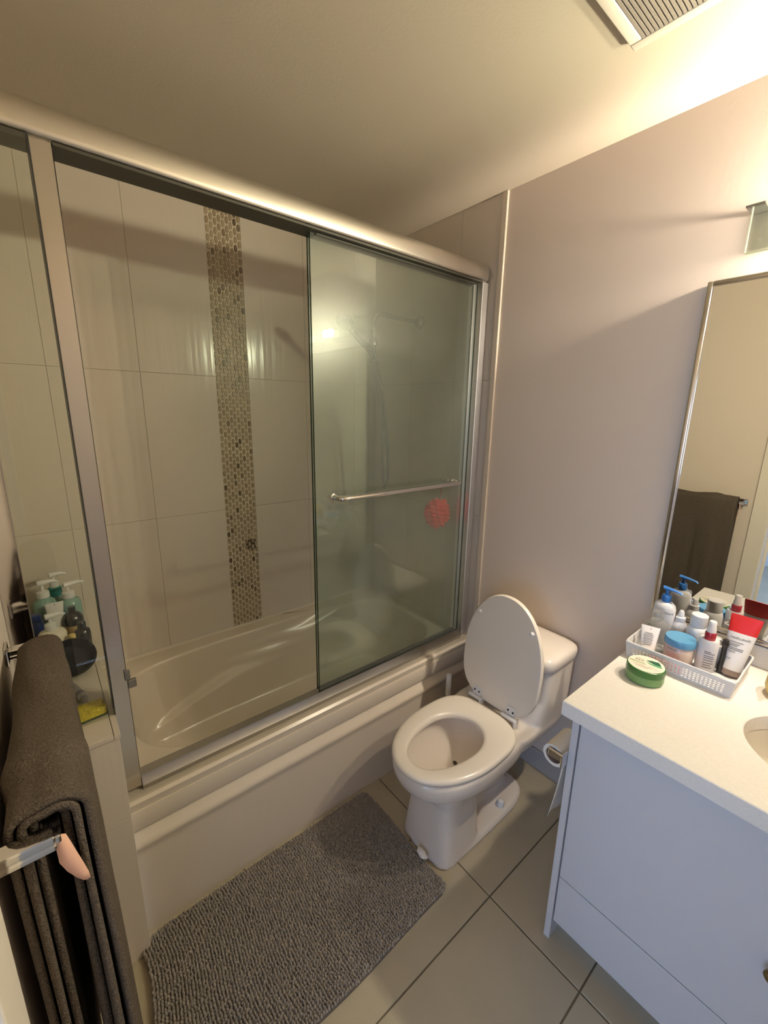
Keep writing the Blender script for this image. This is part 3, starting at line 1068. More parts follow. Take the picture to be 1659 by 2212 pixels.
ro, ri = rect_at(CX0, CX1, CY0, CY1), rect_at(CX0 + 0.002, CX1 - 0.001, CY0 + 0.001, CY1 - 0.002)
cm = MB()
R_ = [[(x, y, CZ0) for x, y in oval], [(x, y, CZ0) for x, y in ro], [(x, y, CZ1 - 0.002) for x, y in ro], [(x, y, CZ1) for x, y in ri],
      [(SX + (x - SX) * 1.012, SY + (y - SY) * 1.012, CZ1) for x, y in oval], [(x, y, CZ1 - 0.003) for x, y in oval], [(x, y, CZ0) for x, y in oval]]
cm.loft(R_, False, False)
obj('slab', cm, 'quartz', ctp, smooth=30)
obj('backsplash', MB().box(1.502, XW - 0.0005, CY0, CY1 - 0.006, CZ1 + 0.0002, 0.926, 0.001), 'quartz', ctp)
snk = MB()
sr = []
for s_, z in ((1.06, 0.8188), (1.03, 0.8185), (1.0, 0.815), (0.985, 0.79), (0.95, 0.75), (0.86, 0.715), (0.65, 0.69), (0.35, 0.68), (0.12, 0.676)):
    sr.append([(SX + (x - SX) * s_, SY + (y - SY) * s_, z) for x, y in oval])
for s_, z in ((0.12, 0.668), (0.36, 0.672), (0.67, 0.682), (0.89, 0.708), (0.985, 0.747), (1.02, 0.79), (1.06, 0.808)):
    sr.append([(SX + (x - SX) * s_, SY + (y - SY) * s_, z) for x, y in oval])
sr.append(sr[0])
snk.loft(sr, False, False)
sko = thing('sink', 'white oval undermount sink set in the counter', 'sink', (SX, SY, 0.68))
obj('bowl', snk, 'sink_china', sko, smooth=50)
obj('drain', MB().lathe([(0.024, 0.6745), (0.024, 0.680), (0.016, 0.682)], (SX, SY, 0), 20), 'chrome', sko)

# mirror
mir = thing('wall_mirror', 'large wall mirror in a slim chrome frame above the vanity', 'mirror', (XW, -1.28, 0.93))
MY0, MY1, MZ0, MZ1 = -1.78, -0.768, 0.932, 1.958
obj('glass', MB().box(1.500, 1.506, MY0 + 0.012, MY1 - 0.012, MZ0 + 0.012, MZ1 - 0.012), 'mirror', mir, smooth=0)
fm = MB()
for y0, y1, z0, z1 in ((MY0, MY0 + 0.014, MZ0, MZ1), (MY1 - 0.014, MY1, MZ0, MZ1), (MY0 + 0.014, MY1 - 0.014, MZ0, MZ0 + 0.014), (MY0 + 0.014, MY1 - 0.014, MZ1 - 0.014, MZ1)):
    fm.box(1.493, XW - 0.001, y0, y1, z0, z1, 0.003)
obj('frame', fm, 'satin', mir)

# vanity lamp
lam = thing('vanity_lamp', 'vanity wall lamp with a greenish glass panel above the mirror', 'lamp', (XW, -1.2, 2.06))
LY0, LY1 = -1.57, -0.835
obj('wall_plate', MB().box(1.508, XW - 0.0005, LY0 + 0.08, LY1 - 0.08, 2.03, 2.112, 0.002), 'chrome', lam)
for y0 in (LY1 - 0.040, LY0):
    obj('bracket', MB().box(1.452, XW - 0.0005, y0, y0 + 0.040, 2.1125, 2.1175, 0.0008), 'wall_metal', lam)
gp = MB().box(1.456, 1.464, LY0 + 0.016, LY1 - 0.016, 2.004, 2.1122)
pn = obj('glass_panel', gp, 'lamp_glass', lam, smooth=0)
ge = MB().box(1.4555, 1.4645, LY1 - 0.0158, LY1 - 0.0135, 2.004, 2.1122)
ge.box(1.4555, 1.4645, LY0 + 0.0135, LY0 + 0.0158, 2.004, 2.1122)
ge.box(1.4555, 1.4645, LY0 + 0.016, LY1 - 0.016, 2.0017, 2.0038)
obj('panel_edge', ge, 'lamp_glass_edge', pn, smooth=0)
for y in (-1.14, -1.44):
    obj('bulb', MB().lathe([(0.006, -0.022), (0.014, -0.018), (0.018, -0.006), (0.018, 0.006), (0.014, 0.018), (0.006, 0.022)], (1.487, y, 2.062), 16), 'bulb_glow', lam)
    obj('clip', MB().box(1.450, 1.508, y - 0.006 + 0.10, y + 0.006 + 0.10, 1.997, 2.003, 0.001), 'chrome', lam)

# ceiling fan grille
fan = thing('exhaust_fan', 'white exhaust fan grille on the ceiling', 'exhaust fan', (0.99, -0.80, ZC))
FX0, FX1, FY0, FY1 = 0.845, 1.160, -0.955, -0.632
fz = ZC - 0.020
ff = MB()
for x0, x1, y0, y1 in ((FX0, FX0 + 0.026, FY0, FY1), (FX1 - 0.026, FX1, FY0, FY1), (FX0 + 0.026, FX1 - 0.026, FY0, FY0 + 0.026), (FX0 + 0.026, FX1 - 0.026, FY1 - 0.026, FY1)):
    ff.box(x0, x1, y0, y1, fz, ZC - 0.001, 0.003)
obj('frame', ff, 'trim_white', fan)
obj('cavity', MB().box(FX0 + 0.02, FX1 - 0.02, FY0 + 0.02, FY1 - 0.02, ZC - 0.006, ZC - 0.001), 'dark_void', fan)
ns = 30
for k in range(ns):
    y = FY0 + 0.026 + (FY1 - FY0 - 0.052) * (k + 0.5) / ns
    obj('slat', MB().box(FX0 + 0.024, FX1 - 0.024, y - 0.0028, y + 0.0028, fz + 0.0012, fz + 0.012), 'dust_grille', fan, smooth=0)

# ------------------------------------------------------------------ toilet paper
th = thing('toilet_paper_holder', 'chrome L-shaped paper holder on the side of the vanity', 'paper holder', (0.955, VY1, 0.665))
pyc, pzc = -0.7525, 0.655
h = MB().box(0.936, 0.944, VY1 - 0.0025, pyc + 0.012, pzc - 0.012, pzc + 0.012, 0.002)
h.tube([(0.940, pyc, pzc), (1.060, pyc, pzc)], 0.0075, 14)
h.box(0.925, 0.955, VY1 - 0.0028, VY1 + 0.002, pzc - 0.022, pzc + 0.022, 0.0015)
obj('arm', h, 'chrome', th)
tr = thing('toilet_paper_roll', 'nearly used white toilet paper roll on the vanity side holder', 'toilet paper', (1.0, pyc, pzc))
ro_, ri_ = 0.032, 0.0235
pr = MB()
for (rA, rB, nm, mt) in ((ro_, ri_, 'paper', 'paper'), (ri_ - 0.0003, ri_ - 0.0018, 'core', 'tube_cap')):
    g = MB()
    prof_ = [(0.948, rB), (0.948, rA), (1.048, rA), (1.048, rB)]
    rs = [[(x, pyc + r * math.cos(2 * math.pi * k / 40), pzc - (ri_ - 0.010) + r * math.sin(2 * math.pi * k / 40)) for k in range(40)] for x, r in prof_]
    rs.append(rs[0])
    g.loft(rs, False, False)
    obj(nm, g, mt, tr, smooth=40)
tail = MB()
rs = []
for x in np.linspace(0.949, 1.047, 8):
    line = []
    for k in range(12):
        t = k / 11
        line.append((x, pyc - ro_ + 0.020 - 0.016 * math.cos(1.4 * t) + 0.010 * t + 0.003 * t * math.sin(40 * x), pzc - 0.013 - 0.215 * t + 0.006 * t * math.sin(60 * x)))
    rs.append(line)
tail.loft(rs, False, False, closed=False)
to = obj('paper_tail', tail, 'paper', tr)
sd = to.modifiers.new('thick', 'SOLIDIFY')
sd.thickness = 0.0006

# ------------------------------------------------------------------ basket on the counter
BXF, BXB, BYL, BYR = 1.250, 1.452, -0.789, -1.055
bk = thing('storage_basket', 'white plastic basket with a grid of holes on the counter', 'basket', (1.35, -0.92, CZ1))
bz0, bz1 = CZ1 + 0.0005, 0.909


def panel(p00, pu, pv, nu_, nv_, hole_u, hole_v, margin):
    """Perforated sheet; grid of nu_ x nv_ holes."""
    us, vs2 = [0.0], [0.0]
    L, H = pu.length, pv.length
    mu, mv0, mv1 = margin
    su, sv = (L - 2 * mu) / nu_, (H - mv0 - mv1) / nv_
    for i in range(nu_):
        c = mu + su * (i + 0.5)
        us += [c - hole_u / 2, c + hole_u / 2]
    us.append(L)
    for j in range(nv_):
        c = mv0 + sv * (j + 0.5)
        vs2 += [c - hole_v / 2, c + hole_v / 2]
    vs2.append(H)
    m = MB()
    eu, ev = pu.normalized(), pv.normalized()
    for v in vs2:
        for u in us:
            m.v.append(tuple(p00 + eu * u + ev * v))
    w = len(us)
    for j in range(len(vs2) - 1):
        for i in range(w - 1):
            if i % 2 == 1 and j % 2 == 1:
                continue
            m.f.append((j * w + i, j * w + i + 1, (j + 1) * w + i + 1, (j + 1) * w + i))
    return m


tp = 0.006          # taper towards the foot
A = [Vector((BXF + tp, BYL - tp, bz0)), Vector((BXF + tp, BYR + tp, bz0)), Vector((BXB - tp, BYR + tp, bz0)), Vector((BXB - tp, BYL - tp, bz0))]
T_ = [Vector((BXF, BYL, bz1)), Vector((BXF, BYR, bz1)), Vector((BXB, BYR, bz1)), Vector((BXB, BYL, bz1))]
bw = MB()
for i in range(4):
    a, b = A[i], A[(i + 1) % 4]
    ta = T_[i]
    nh = 25 if i % 2 == 0 else 18
    pm_ = panel(a, b - a, Vector((0, 0, bz1 - bz0)), nh, 5, 0.0056, 0.0034, (0.016, 0.006, 0.012))
    # lean outwards
    out = ((T_[i] + T_[(i + 1) % 4]) - (a + b)) / 2
    out.z = 0
    mid = (a + b) / 2

    def lean(p, out=out, mid=mid, i=i):
        t = (p.z - bz0) / (bz1 - bz0)
        q = p + out * t
        d = p - mid
        if i % 2 == 0:
            q.y += d.y * t * tp / abs((b - a).length / 2)
        else:
            q.x += d.x * t * tp / abs((b - a).length / 2)
        return q
    bw.add(pm_.map(lean).v, pm_.f)
wo = obj('wall', bw, 'plastic_white', bk, smooth=0)
sd = wo.modifiers.new('thick', 'SOLIDIFY')
sd.thickness = 0.0022
sd.offset = 0
obj('bottom', MB().box(BXF + tp, BXB - tp, BYR + tp, BYL - tp, bz0, bz0 + 0.003), 'plastic_white', bk)
rim = MB()
ccx, ccy = (BXF + BXB) / 2, (BYL + BYR) / 2


def rimring(g, z):
    return sring(ccx, ccy, (BXB - BXF) / 2 + g, (BYL - BYR) / 2 + g, 14, 96, z)


rr = [rimring(-0.001, bz1 - 0.002), rimring(0.003, bz1 - 0.002), rimring(0.0036, bz1 + 0.001), rimring(0.002, bz1 + 0.003), rimring(-0.001, bz1 + 0.003)]
rr.append(rr[0])
rim.loft(rr, False, False)
obj('rim', rim, 'plastic_white', bk, smooth=50)
bf0 = bz0 + 0.0032           # inside floor of the basket


def face_text(txt, size, x, y, z, m, parent, ry=None):
    """Lettering on a flat face that looks towards -x."""
    return obj('lettering', text_mb(txt, size, lambda u, v: (x, y - u, z + v)), m, parent, smooth=0)


def cyl_text(txt, size, c, r, ang0, z, m, parent, sx=1.0, sy=1.0, space=1.0):
    """Lettering wrapped on an upright round body; ang0 = facing direction (radians)."""
    def fn(u, v):
        a = ang0 + u / r
        return (c[0] + (r + 0.0004) * sx * math.cos(a), c[1] + (r + 0.0004) * sy * math.sin(a), z + v)
    return obj('lettering', text_mb(txt, size, fn, space), m, parent, smooth=0)


FACE = math.pi + 0.18       # direction from the basket towards the viewer


def lines_on(c, r, ang0, z_list, w, m, parent, sx=1, sy=1, h=0.0016):
    """Blocks of print too small to read."""
    g = MB()
    for z, wl_, off in z_list:
        k = 8
        row0, row1 = [], []
        for q in range(k + 1):
            u = off + (-w / 2 + wl_ * w * q / k)
            a = ang0 + u / r
            for row, zz in ((row0, z - h / 2), (row1, z + h / 2)):
                row.append((c[0] + (r + 0.0004) * sx * math.cos(a), c[1] + (r + 0.0004) * sy * math.sin(a), zz))
        g.loft([row0, row1], False, False, closed=False)
    return obj('print', g, m, parent, smooth=0)


# pump bottle with blue pump
c = (1.424, -0.8265)
t = thing('pump_bottle', 'white oval lotion bottle with a blue pump at the left back of the basket', 'bottle', (*c, bf0))
sxx, syy = 0.66, 1.0
obj('body', MB().lathe([(0.028, bf0), (0.031, bf0 + 0.004), (0.031, 0.985), (0.028, 0.996), (0.020, 1.003), (0.012, 1.006)], (*c, 0), 40, sxx, syy), 'plastic_white', t, smooth=50)
pu = MB().lathe([(0.0125, 1.0055), (0.0135, 1.010), (0.0135, 1.024), (0.012, 1.028), (0.0055, 1.029), (0.0055, 1.044)], (*c, 0), 24)
pu.loft([[(c[0] + 0.009 * (1 - 0.45 * q) * math.cos(a), c[1] + 0.010 - 0.048 * q + 0.003 * math.sin(a), 1.049 - 0.006 * q * q + 0.006 * (1 - 0.4 * q) * math.sin(a)) for a in [2 * math.pi * k / 14 for k in range(14)]] for q in (0, 0.15, 0.4, 0.7, 0.92, 1.0)])
obj('pump', pu, 'plastic_blue', t, smooth=50, label='blue pump')
cyl_text('CERAVE', 0.0105, c, 0.031, FACE + 0.35, 0.972, 'print_dark', t, sxx, syy)

# clear bottle
c = (1.368, -0.8275)
t = thing('clear_bottle', 'clear plastic bottle with a rounded shoulder standing behind the small tube', 'bottle', (*c, bf0))
obj('body', MB().lathe([(0.029, bf0), (0.031, bf0 + 0.003), (0.031, 0.938), (0.028, 0.950), (0.018, 0.957), (0.014, 0.960)], (*c, 0), 32), 'clear_plastic', t, smooth=50)
obj('cap', MB().lathe([(0.015, 0.9605), (0.016, 0.963), (0.016, 0.984), (0.014, 0.987)], (*c, 0), 24), 'clear_plastic', t)
lines_on(c, 0.031, FACE, [(0.936, 1.0, 0), (0.931, 0.8, 0)], 0.04, 'print_grey', t)

# flat white tube in the front corner
t = thing('squeeze_tube', 'small white squeeze tube leaning in the front left corner of the basket', 'tube', (1.29, -0.83, bf0))
g = MB()
bc, tc_ = Vector((1.287, -0.836, bf0 + 0.0125)), Vector((1.322, -0.827, 0.951))
ex = Vector((0.30, -1.0, -0.02)).normalized()
en = ex.cross((tc_ - bc).normalized()).normalized()
rs = []
for q in (0, 0.03, 0.3, 0.6, 0.9, 1.0):
    p = bc.lerp(tc_, q)
    hw = 0.0185 + 0.0065 * q
    th_ = 0.0135 * (1 - q) + 0.0009
    rs.append([p + ex * hw * math.cos(a) + en * th_ * math.sin(a) for a in [2 * math.pi * k / 24 for k in range(24)]])
obj('body', g.loft(rs), 'plastic_white', t, smooth=60)


def tube_pt(u, v, lift=0.0009):
    """v 0..1 along the tube, u in metres across, on the viewer's side."""
    p = bc.lerp(tc_, v)
    hw = 0.0185 + 0.0065 * v
    th_ = 0.0135 * (1 - v) + 0.0009
    s_ = math.sqrt(max(0, 1 - (u / hw) ** 2))
    sg = 1 if en.x < 0 else -1
    return p + ex * u + en * sg * (th_ * s_ + lift)


g = MB()
for k, (v, w) in enumerate([(0.74, 0.020), (0.68, 0.026), (0.62, 0.026), (0.56, 0.024), (0.50, 0.026), (0.44, 0.022), (0.38, 0.025), (0.32, 0.018)]):
    g.loft([[tube_pt(-w / 2 - 0.002 + w * q / 6, v + dv) for q in range(7)] for dv in (-0.012, 0.012)], False, False, closed=False)
g.loft([[tube_pt(u_, v) for u_ in (0.0, 0.0016)] for v in (0.87, 0.94)], False, False, closed=False)
obj('print', g, 'print_grey', t, smooth=0)

# dropper
c = (1.432, -0.8715)
t = thing('dropper_bottle', 'small white bottle with a pointed nozzle between the pump and the capped bottle', 'bottle', (*c, bf0))
obj('body', MB().lathe([(0.021, bf0), (0.022, bf0 + 0.003), (0.022, 0.930), (0.019, 0.943), (0.013, 0.952)], (*c, 0), 28), 'plastic_white', t, smooth=50)
obj('nozzle', MB().lathe([(0.0135, 0.9522), (0.0135, 0.966), (0.009, 0.968), (0.0075, 0.982), (0.005, 0.988)], (*c, 0), 24), 'plastic_white', t)

# tall white bottle with flat cap
c = (1.4175, -0.9215)
t = thing('toner_bottle', 'tall white bottle with a wide flat cap beside the pointed nozzle bottle', 'bottle', (*c, bf0))
obj('body', MB().lathe([(0.025, bf0), (0.0265, bf0 + 0.003), (0.0265, 0.948), (0.024, 0.957), (0.020, 0.961)], (*c, 0), 32), 'plastic_white', t, smooth=50)
obj('cap', MB().lathe([(0.0205, 0.9615), (0.0215, 0.964), (0.0215, 0.997), (0.0195, 0.999)], (*c, 0), 32), 'plastic_white', t)

# jar with blue lid
c = (1.342, -0.902)
t = thing('pad_jar', 'wide round jar with a light blue lid in the middle of the basket', 'jar', (*c, bf0))
obj('body', MB().lathe([(0.036, bf0), (0.038, bf0 + 0.004), (0.038, 0.918), (0.036, 0.920)], (*c, 0), 40), 'jar_clear', t, smooth=50)
obj('lid', MB().lathe([(0.0395, 0.9205), (0.0400, 0.923), (0.0400, 0.938), (0.0385, 0.941)], (*c, 0), 44), 'lid_blue', t, label='light blue lid')
cyl_text('medicube', 0.0085, c, 0.038, FACE - 0.35, 0.912, 'print_dark', t)

# magenta compact
t = obj('soap_case', MB().loft([sring(1.272, -0.893, 0.011, 0.042, 4, 36, z) for z in (bf0 + 0.0002, bf0 + 0.020)] + [sring(1.272, -0.893, 0.009, 0.040, 4, 36, bf0 + 0.023)]), 'magenta', None, smooth=40)
tag(t, 'magenta oblong case lying behind the front wall of the basket', 'case')

# lotion bottle with red collar
c = (1.356, -0.966)
t = thing('lotion_bottle', 'white bottle with a dark red collar and white cap beside the blue lid jar', 'bottle', (*c, bf0))
sxx, syy = 0.80, 1.0
obj('body', MB().lathe([(0.0225, bf0), (0.0245, bf0 + 0.003), (0.0245, 0.957), (0.0225, 0.961), (0.0195, 0.9595), (0.012, 0.959)], (*c, 0), 36, sxx, syy), 'plastic_white', t, smooth=40)
obj('collar', MB().lathe([(0.0130, 0.9595), (0.0135, 0.961), (0.0135, 0.980), (0.0125, 0.982)], (*c, 0), 28), 'red_dark', t, label='dark red collar')
obj('cap', MB().lathe([(0.0115, 0.9822), (0.0115, 0.992), (0.0095, 1.000), (0.0098, 1.012), (0.008, 1.015)], (*c, 0), 28), 'plastic_white', t)
lines_on(c, 0.0245, FACE + 0.25, [(0.927, 0.6, 0), (0.922, 1.0, 0), (0.914, 0.9, 0), (0.908, 1.0, 0), (0.901, 0.95, 0), (0.893, 1.0, 0), (0.886, 0.8, 0), (0.879, 0.95, 0)], 0.026, 'print_grey', t, sxx, syy, h=0.0030)

# second white bottle behind
c = (1.408, -0.9735)
t = thing('serum_bottle', 'slim white bottle half hidden behind the red-collared bottle', 'bottle', (*c, bf0))
obj('body', MB().lathe([(0.017, bf0), (0.020, bf0 + 0.012), (0.022, 0.925), (0.021, 0.931)], (*c, 0), 28), 'plastic_white', t, smooth=50)
obj('cap', MB().lathe([(0.012, 0.9315), (0.012, 0.948), (0.010, 0.950)], (*c, 0), 24), 'plastic_white', t)

# black stick
c = (1.372, -1.000)
t = thing('black_bottle', 'slim black bottle squeezed between the red-topped tube and white bottles', 'bottle', (*c, bf0))
obj('body', MB().lathe([(0.0085, bf0), (0.009, bf0 + 0.02), (0.0065, bf0 + 0.035), (0.0068, 0.945), (0.009, 0.952), (0.009, 0.957)], (*c, 0), 20), 'plastic_black', t, smooth=50)
obj('cap', MB().lathe([(0.0075, 0.9572), (0.0075, 0.966), (0.006, 0.968)], (*c, 0), 20), 'plastic_black', t)

# red and white tube standing on its cap
t = thing('cream_tube', 'white cream tube with a red crimped end standing on a brown cap', 'tube', (1.375, -1.022, bf0))
bc2, tc2 = Vector((1.380, -1.0225, bf0 + 0.018)), Vector((1.424, -1.0265, 1.032))
ex2 = Vector((0.04, -1.0, 0)).normalized()
en2 = ex2.cross((tc2 - bc2).normalized()).normalized()


def tr_ring(q, N=32):
    p = bc2.lerp(tc2, q)
    hw = 0.0230 + 0.0125 * min(1, q * 1.05)
    th_ = 0.0215 * (1 - q) ** 0.9 + 0.0009
    return [p + ex2 * hw * math.cos(a) + en2 * th_ * math.sin(a) for a in [2 * math.pi * k / N for k in range(N)]]


obj('body', MB().loft([tr_ring(q) for q in (0, 0.15, 0.3, 0.45, 0.58, 0.68)], True, False), 'plastic_white', t, smooth=60)
obj('crimped_end', MB().loft([tr_ring(q) for q in (0.68, 0.8, 0.9, 0.96, 1.0)], False, True), 'red_tube', t, smooth=60, label='red crimped end')
axd = (tc2 - bc2).normalized()
obj('cap', MB().loft([[bc2 + axd * d + ex2 * r * math.cos(a) + en2 * r * 0.95 * math.sin(a) for a in [2 * math.pi * k / 32 for k in range(32)]] for d, r in ((-0.0165, 0.0205), (-0.014, 0.0215), (-0.0002, 0.0222))]), 'tube_cap', t, smooth=40, label='brown cap')


def tr_pt(u, q, lift=0.0007):
    p = bc2.lerp(tc2, q)
    hw = 0.0230 + 0.0125 * min(1, q * 1.05)
    th_ = 0.0215 * (1 - q) ** 0.9 + 0.0009
    s_ = math.sqrt(max(0, 1 - (u / hw) ** 2))
    sg = 1 if en2.x < 0 else -1
    return p + ex2 * u + en2 * sg * (th_ * s_ + lift)


LT = (tc2 - bc2).length
obj('lettering', text_mb('medicube\u00ae', 0.0098, lambda u, v: tr_pt(u, 0.585 + v / LT)), 'print_dark', t, smooth=0)
g = MB()
for q0, w, o_ in ((0.51, 0.030, -0.005), (0.47, 0.024, -0.008), (0.44, 0.020, -0.010), (0.40, 0.034, -0.003), (0.37, 0.033, -0.003), (0.33, 0.018, -0.010), (0.20, 0.010, -0.012)):
    g.loft([[tr_pt(o_ - w / 2 + w * k / 6, q0 + dv) for k in range(7)] for dv in (-0.006, 0.006)], False, False, closed=False)
obj('print', g, 'print_grey', t, smooth=0)

# aloe jar
c = (1.170, -0.874)
t = thing('gel_jar', 'green round gel jar with a printed cream lid in front of the basket', 'jar', (*c, CZ1))
obj('body', MB().lathe([(0.042, 0.8603), (0.046, 0.863), (0.0475, 0.868), (0.0465, 0.886)], (*c, 0), 48), 'green_jar', t, smooth=50)
obj('lid', MB().lathe([(0.0478, 0.8862), (0.0482, 0.888), (0.0470, 0.904), (0.0450, 0.9055)], (*c, 0), 48), 'green_lid', t, smooth=40, label='dark green lid')
lb = obj('lid_label', MB().lathe([(0.0444, 0.9056), (0.0444, 0.9062)], (*c, 0), 48), 'label_cream', t, label='cream printed label')
ct_, st_ = math.cos(FACE), math.sin(FACE)


def lid_xy(u, v, z=0.9066):
    d = Vector((-ct_, -st_, 0))          # away from the viewer
    r = Vector((d.y, -d.x, 0))           # right of the viewer
    return Vector((c[0], c[1], z)) + r * u + d * v


obj('lettering', text_mb('aloe', 0.012, lambda u, v: lid_xy(u - 0.017, v + 0.021)), 'label_sage', lb, smooth=0)
obj('lettering', text_mb('95%', 0.0135, lambda u, v: lid_xy(u - 0.018, v + 0.010)), 'print_dark', lb, smooth=0)
for nm, pts, m_ in (('leaf', [(-0.003, 0.020), (0.010, 0.027), (0.026, 0.028), (0.031, 0.020), (0.034, 0.010), (0.018, 0.010), (0.008, 0.014)], 'leaf_dark'),
                    ('leaf', [(-0.004, 0.013), (0.012, 0.009), (0.034, 0.010), (0.038, 0.001), (0.026, -0.001), (0.010, 0.002)], 'leaf_light'),
                    ('band', [(-0.041, 0.004), (-0.004, -0.001), (0.001, -0.004), (-0.004, -0.007), (-0.042, -0.003)], 'label_sage')):
    obj(nm, MB().loft([[lid_xy(u, v, z) for u, v in pts] for z in (0.9063, 0.9066)]), m_, lb, smooth=0)
g = MB()
for v, w, u0 in ((-0.014, 0.030, -0.032), (-0.019, 0.040, -0.026), (-0.024, 0.030, -0.022), (-0.012, 0.012, 0.008), (-0.020, 0.010, 0.022)):
    g.loft([[lid_xy(u0, v + s_, 0.9066), lid_xy(u0 + w, v + s_, 0.9066)] for s_ in (-0.0007, 0.0007)], False, False, closed=False)
obj('print', g, 'tube_cap', lb, smooth=0)

# soap bottle at the right edge
c = (1.372, -1.142)
t = thing('soap_bottle', 'rounded yellow soap bottle beside the sink at the right edge', 'bottle', (*c, CZ1))
obj('body', MB().lathe([(0.030, 0.8603), (0.040, 0.866), (0.045, 0.885), (0.043, 0.915), (0.034, 0.945), (0.016, 0.962), (0.013, 0.968)], (*c, 0), 36), 'soap_yellow', t, smooth=50)
pu = MB().lathe([(0.015, 0.9685), (0.015, 0.985), (0.006, 0.988), (0.006, 1.005)], (*c, 0), 20)
pu.tube([(c[0], c[1], 1.006), (c[0] - 0.02, c[1], 1.010), (c[0] - 0.045, c[1], 1.004)], [0.009, 0.007, 0.004], 12)
obj('pump', pu, 'plastic_white', t, smooth=50)

# ------------------------------------------------------------------ bottles on the ledge
def pump_top(c, z, m, parent, d, h=0.05, r=0.017, L=0.05):
    g = MB().lathe([(r, z), (r * 1.05, z + 0.004), (r, z + 0.020), (r * 0.5, z + 0.024), (0.005, z + 0.026), (0.005, z + h)], (c[0], c[1], 0), 24)
    dv = Vector((math.cos(d), math.sin(d), 0))
    p = Vector((c[0], c[1], z + h + 0.003))
    g.tube([p - dv * 0.012, p, p + dv * L * 0.6, p + dv * L + Vector((0, 0, -0.006))], [0.009, 0.010, 0.007, 0.004], 14)
    return obj('pump', g, m, parent, smooth=50)


L0 = LZ + 0.0004
c = (-0.118, 0.612)
t = thing('mouthwash_bottle', 'left one of the pair of teal bottles with white pumps on the ledge', 'bottle', (*c, L0), 'teal bottles on the ledge')
obj('body', MB().lathe([(0.031, L0), (0.034, L0 + 0.005), (0.034, 0.895), (0.029, 0.910), (0.018, 0.918), (0.016, 0.922)], (*c, 0), 32), 'bottle_teal', t, smooth=50)
pump_top(c, 0.9222, 'plastic_white', t, 0.15, 0.050, 0.018, 0.045)
c = (-0.048, 0.628)
t = thing('mouthwash_bottle', 'right one of the pair of teal bottles with white pumps on the ledge', 'bottle', (*c, L0), 'teal bottles on the ledge')
obj('body', MB().lathe([(0.033, L0), (0.0355, L0 + 0.005), (0.0355, 0.875), (0.030, 0.888), (0.018, 0.894), (0.016, 0.897)], (*c, 0), 32), 'bottle_teal', t, smooth=50)
pump_top(c, 0.8972, 'plastic_white', t, 0.35, 0.046, 0.019, 0.055)
c = (-0.084, 0.712)
t = thing('body_wash_bottle', 'white pump bottle with a teal collar at the far end of the ledge', 'bottle', (*c, L0))
obj('body', MB().lathe([(0.032, L0), (0.035, L0 + 0.005), (0.035, 0.865), (0.030, 0.880), (0.020, 0.886)], (*c, 0), 32), 'bottle_teal', t, smooth=50)
obj('collar', MB().lathe([(0.0205, 0.8862), (0.022, 0.890), (0.022, 0.915), (0.018, 0.918)], (*c, 0), 24), 'teal', t, label='teal collar')
pump_top(c, 0.9182, 'plastic_white', t, 0.2, 0.045, 0.014, 0.04)
# standing tube with crimp
t = thing('face_wash_tube', 'white tube standing crimp up in front of the teal bottles', 'tube', (-0.096, 0.548, L0))
b0, b1 = Vector((-0.098, 0.548, L0)), Vector((-0.092, 0.555, 0.915))
rs = []
for q in (0, 0.15, 0.5, 0.8, 0.93, 1.0):
    p = b0.lerp(b1, q)
    rs.append([p + Vector(((0.017 + 0.009 * q) * math.cos(a), (0.017 * (1 - q) ** 0.8 + 0.0012) * math.sin(a), 0)) for a in [2 * math.pi * k / 24 for k in range(24)]])
obj('body', MB().loft(rs), 'plastic_white', t, smooth=60)
obj('mark', MB().box(-0.0920, -0.0904, 0.5515, 0.5525, 0.899, 0.911), 'print_dark', t)
# blue bottle
c = (-0.148, 0.528)
t = thing('shampoo_bottle', 'dark blue bottle beside the wall channel on the ledge', 'bottle', (*c, L0))
obj('body', MB().lathe([(0.020, L0), (0.022, L0 + 0.004), (0.022, 0.862), (0.017, 0.874)], (*c, 0), 28), 'bottle_blue', t, smooth=50)
obj('cap', MB().lathe([(0.0165, 0.8742), (0.017, 0.877), (0.017, 0.893), (0.014, 0.896)], (*c, 0), 28), 'bottle_blue', t)
# black domed bottle
c = (-0.047, 0.542)
t = thing('conditioner_bottle', 'dark bottle with a shiny black domed cap and small label on the ledge', 'bottle', (*c, L0))
obj('body', MB().lathe([(0.027, L0), (0.029, L0 + 0.004), (0.029, 0.822), (0.027, 0.828)], (*c, 0), 32), 'amber_pale', t, smooth=50)
obj('cap', MB().lathe([(0.0290, 0.8283), (0.0305, 0.832), (0.0300, 0.850), (0.023, 0.864), (0.013, 0.870), (0.011, 0.872), (0.011, 0.890), (0.009, 0.892)], (*c, 0), 32), 'plastic_black', t, smooth=40)
c = (-0.0285, 0.464)
t = thing('shaving_bottle', 'short black bottle with a stepped black cap above the dark bowl', 'bottle', (*c, L0))
obj('body', MB().lathe([(0.021, L0), (0.0225, L0 + 0.003), (0.0235, 0.815), (0.021, 0.830), (0.013, 0.836)], (*c, 0), 32), 'plastic_black', t, smooth=50)
obj('cap', MB().lathe([(0.0125, 0.8362), (0.013, 0.839), (0.013, 0.857), (0.011, 0.860)], (*c, 0), 28), 'plastic_black', t)
# white pump bottle in front
c = (-0.109, 0.448)
t = thing('hand_soap_bottle', 'cream pump bottle with a white spout nearest to the towel on the ledge', 'bottle', (*c, L0))
obj('body', MB().lathe([(0.036, L0), (0.039, L0 + 0.005), (0.039, 0.848), (0.034, 0.858), (0.020, 0.863), (0.016, 0.865)], (*c, 0), 36), 'plastic_cream', t, smooth=50)
pump_top(c, 0.8652, 'plastic_white', t, 0.25, 0.044, 0.016, 0.042)
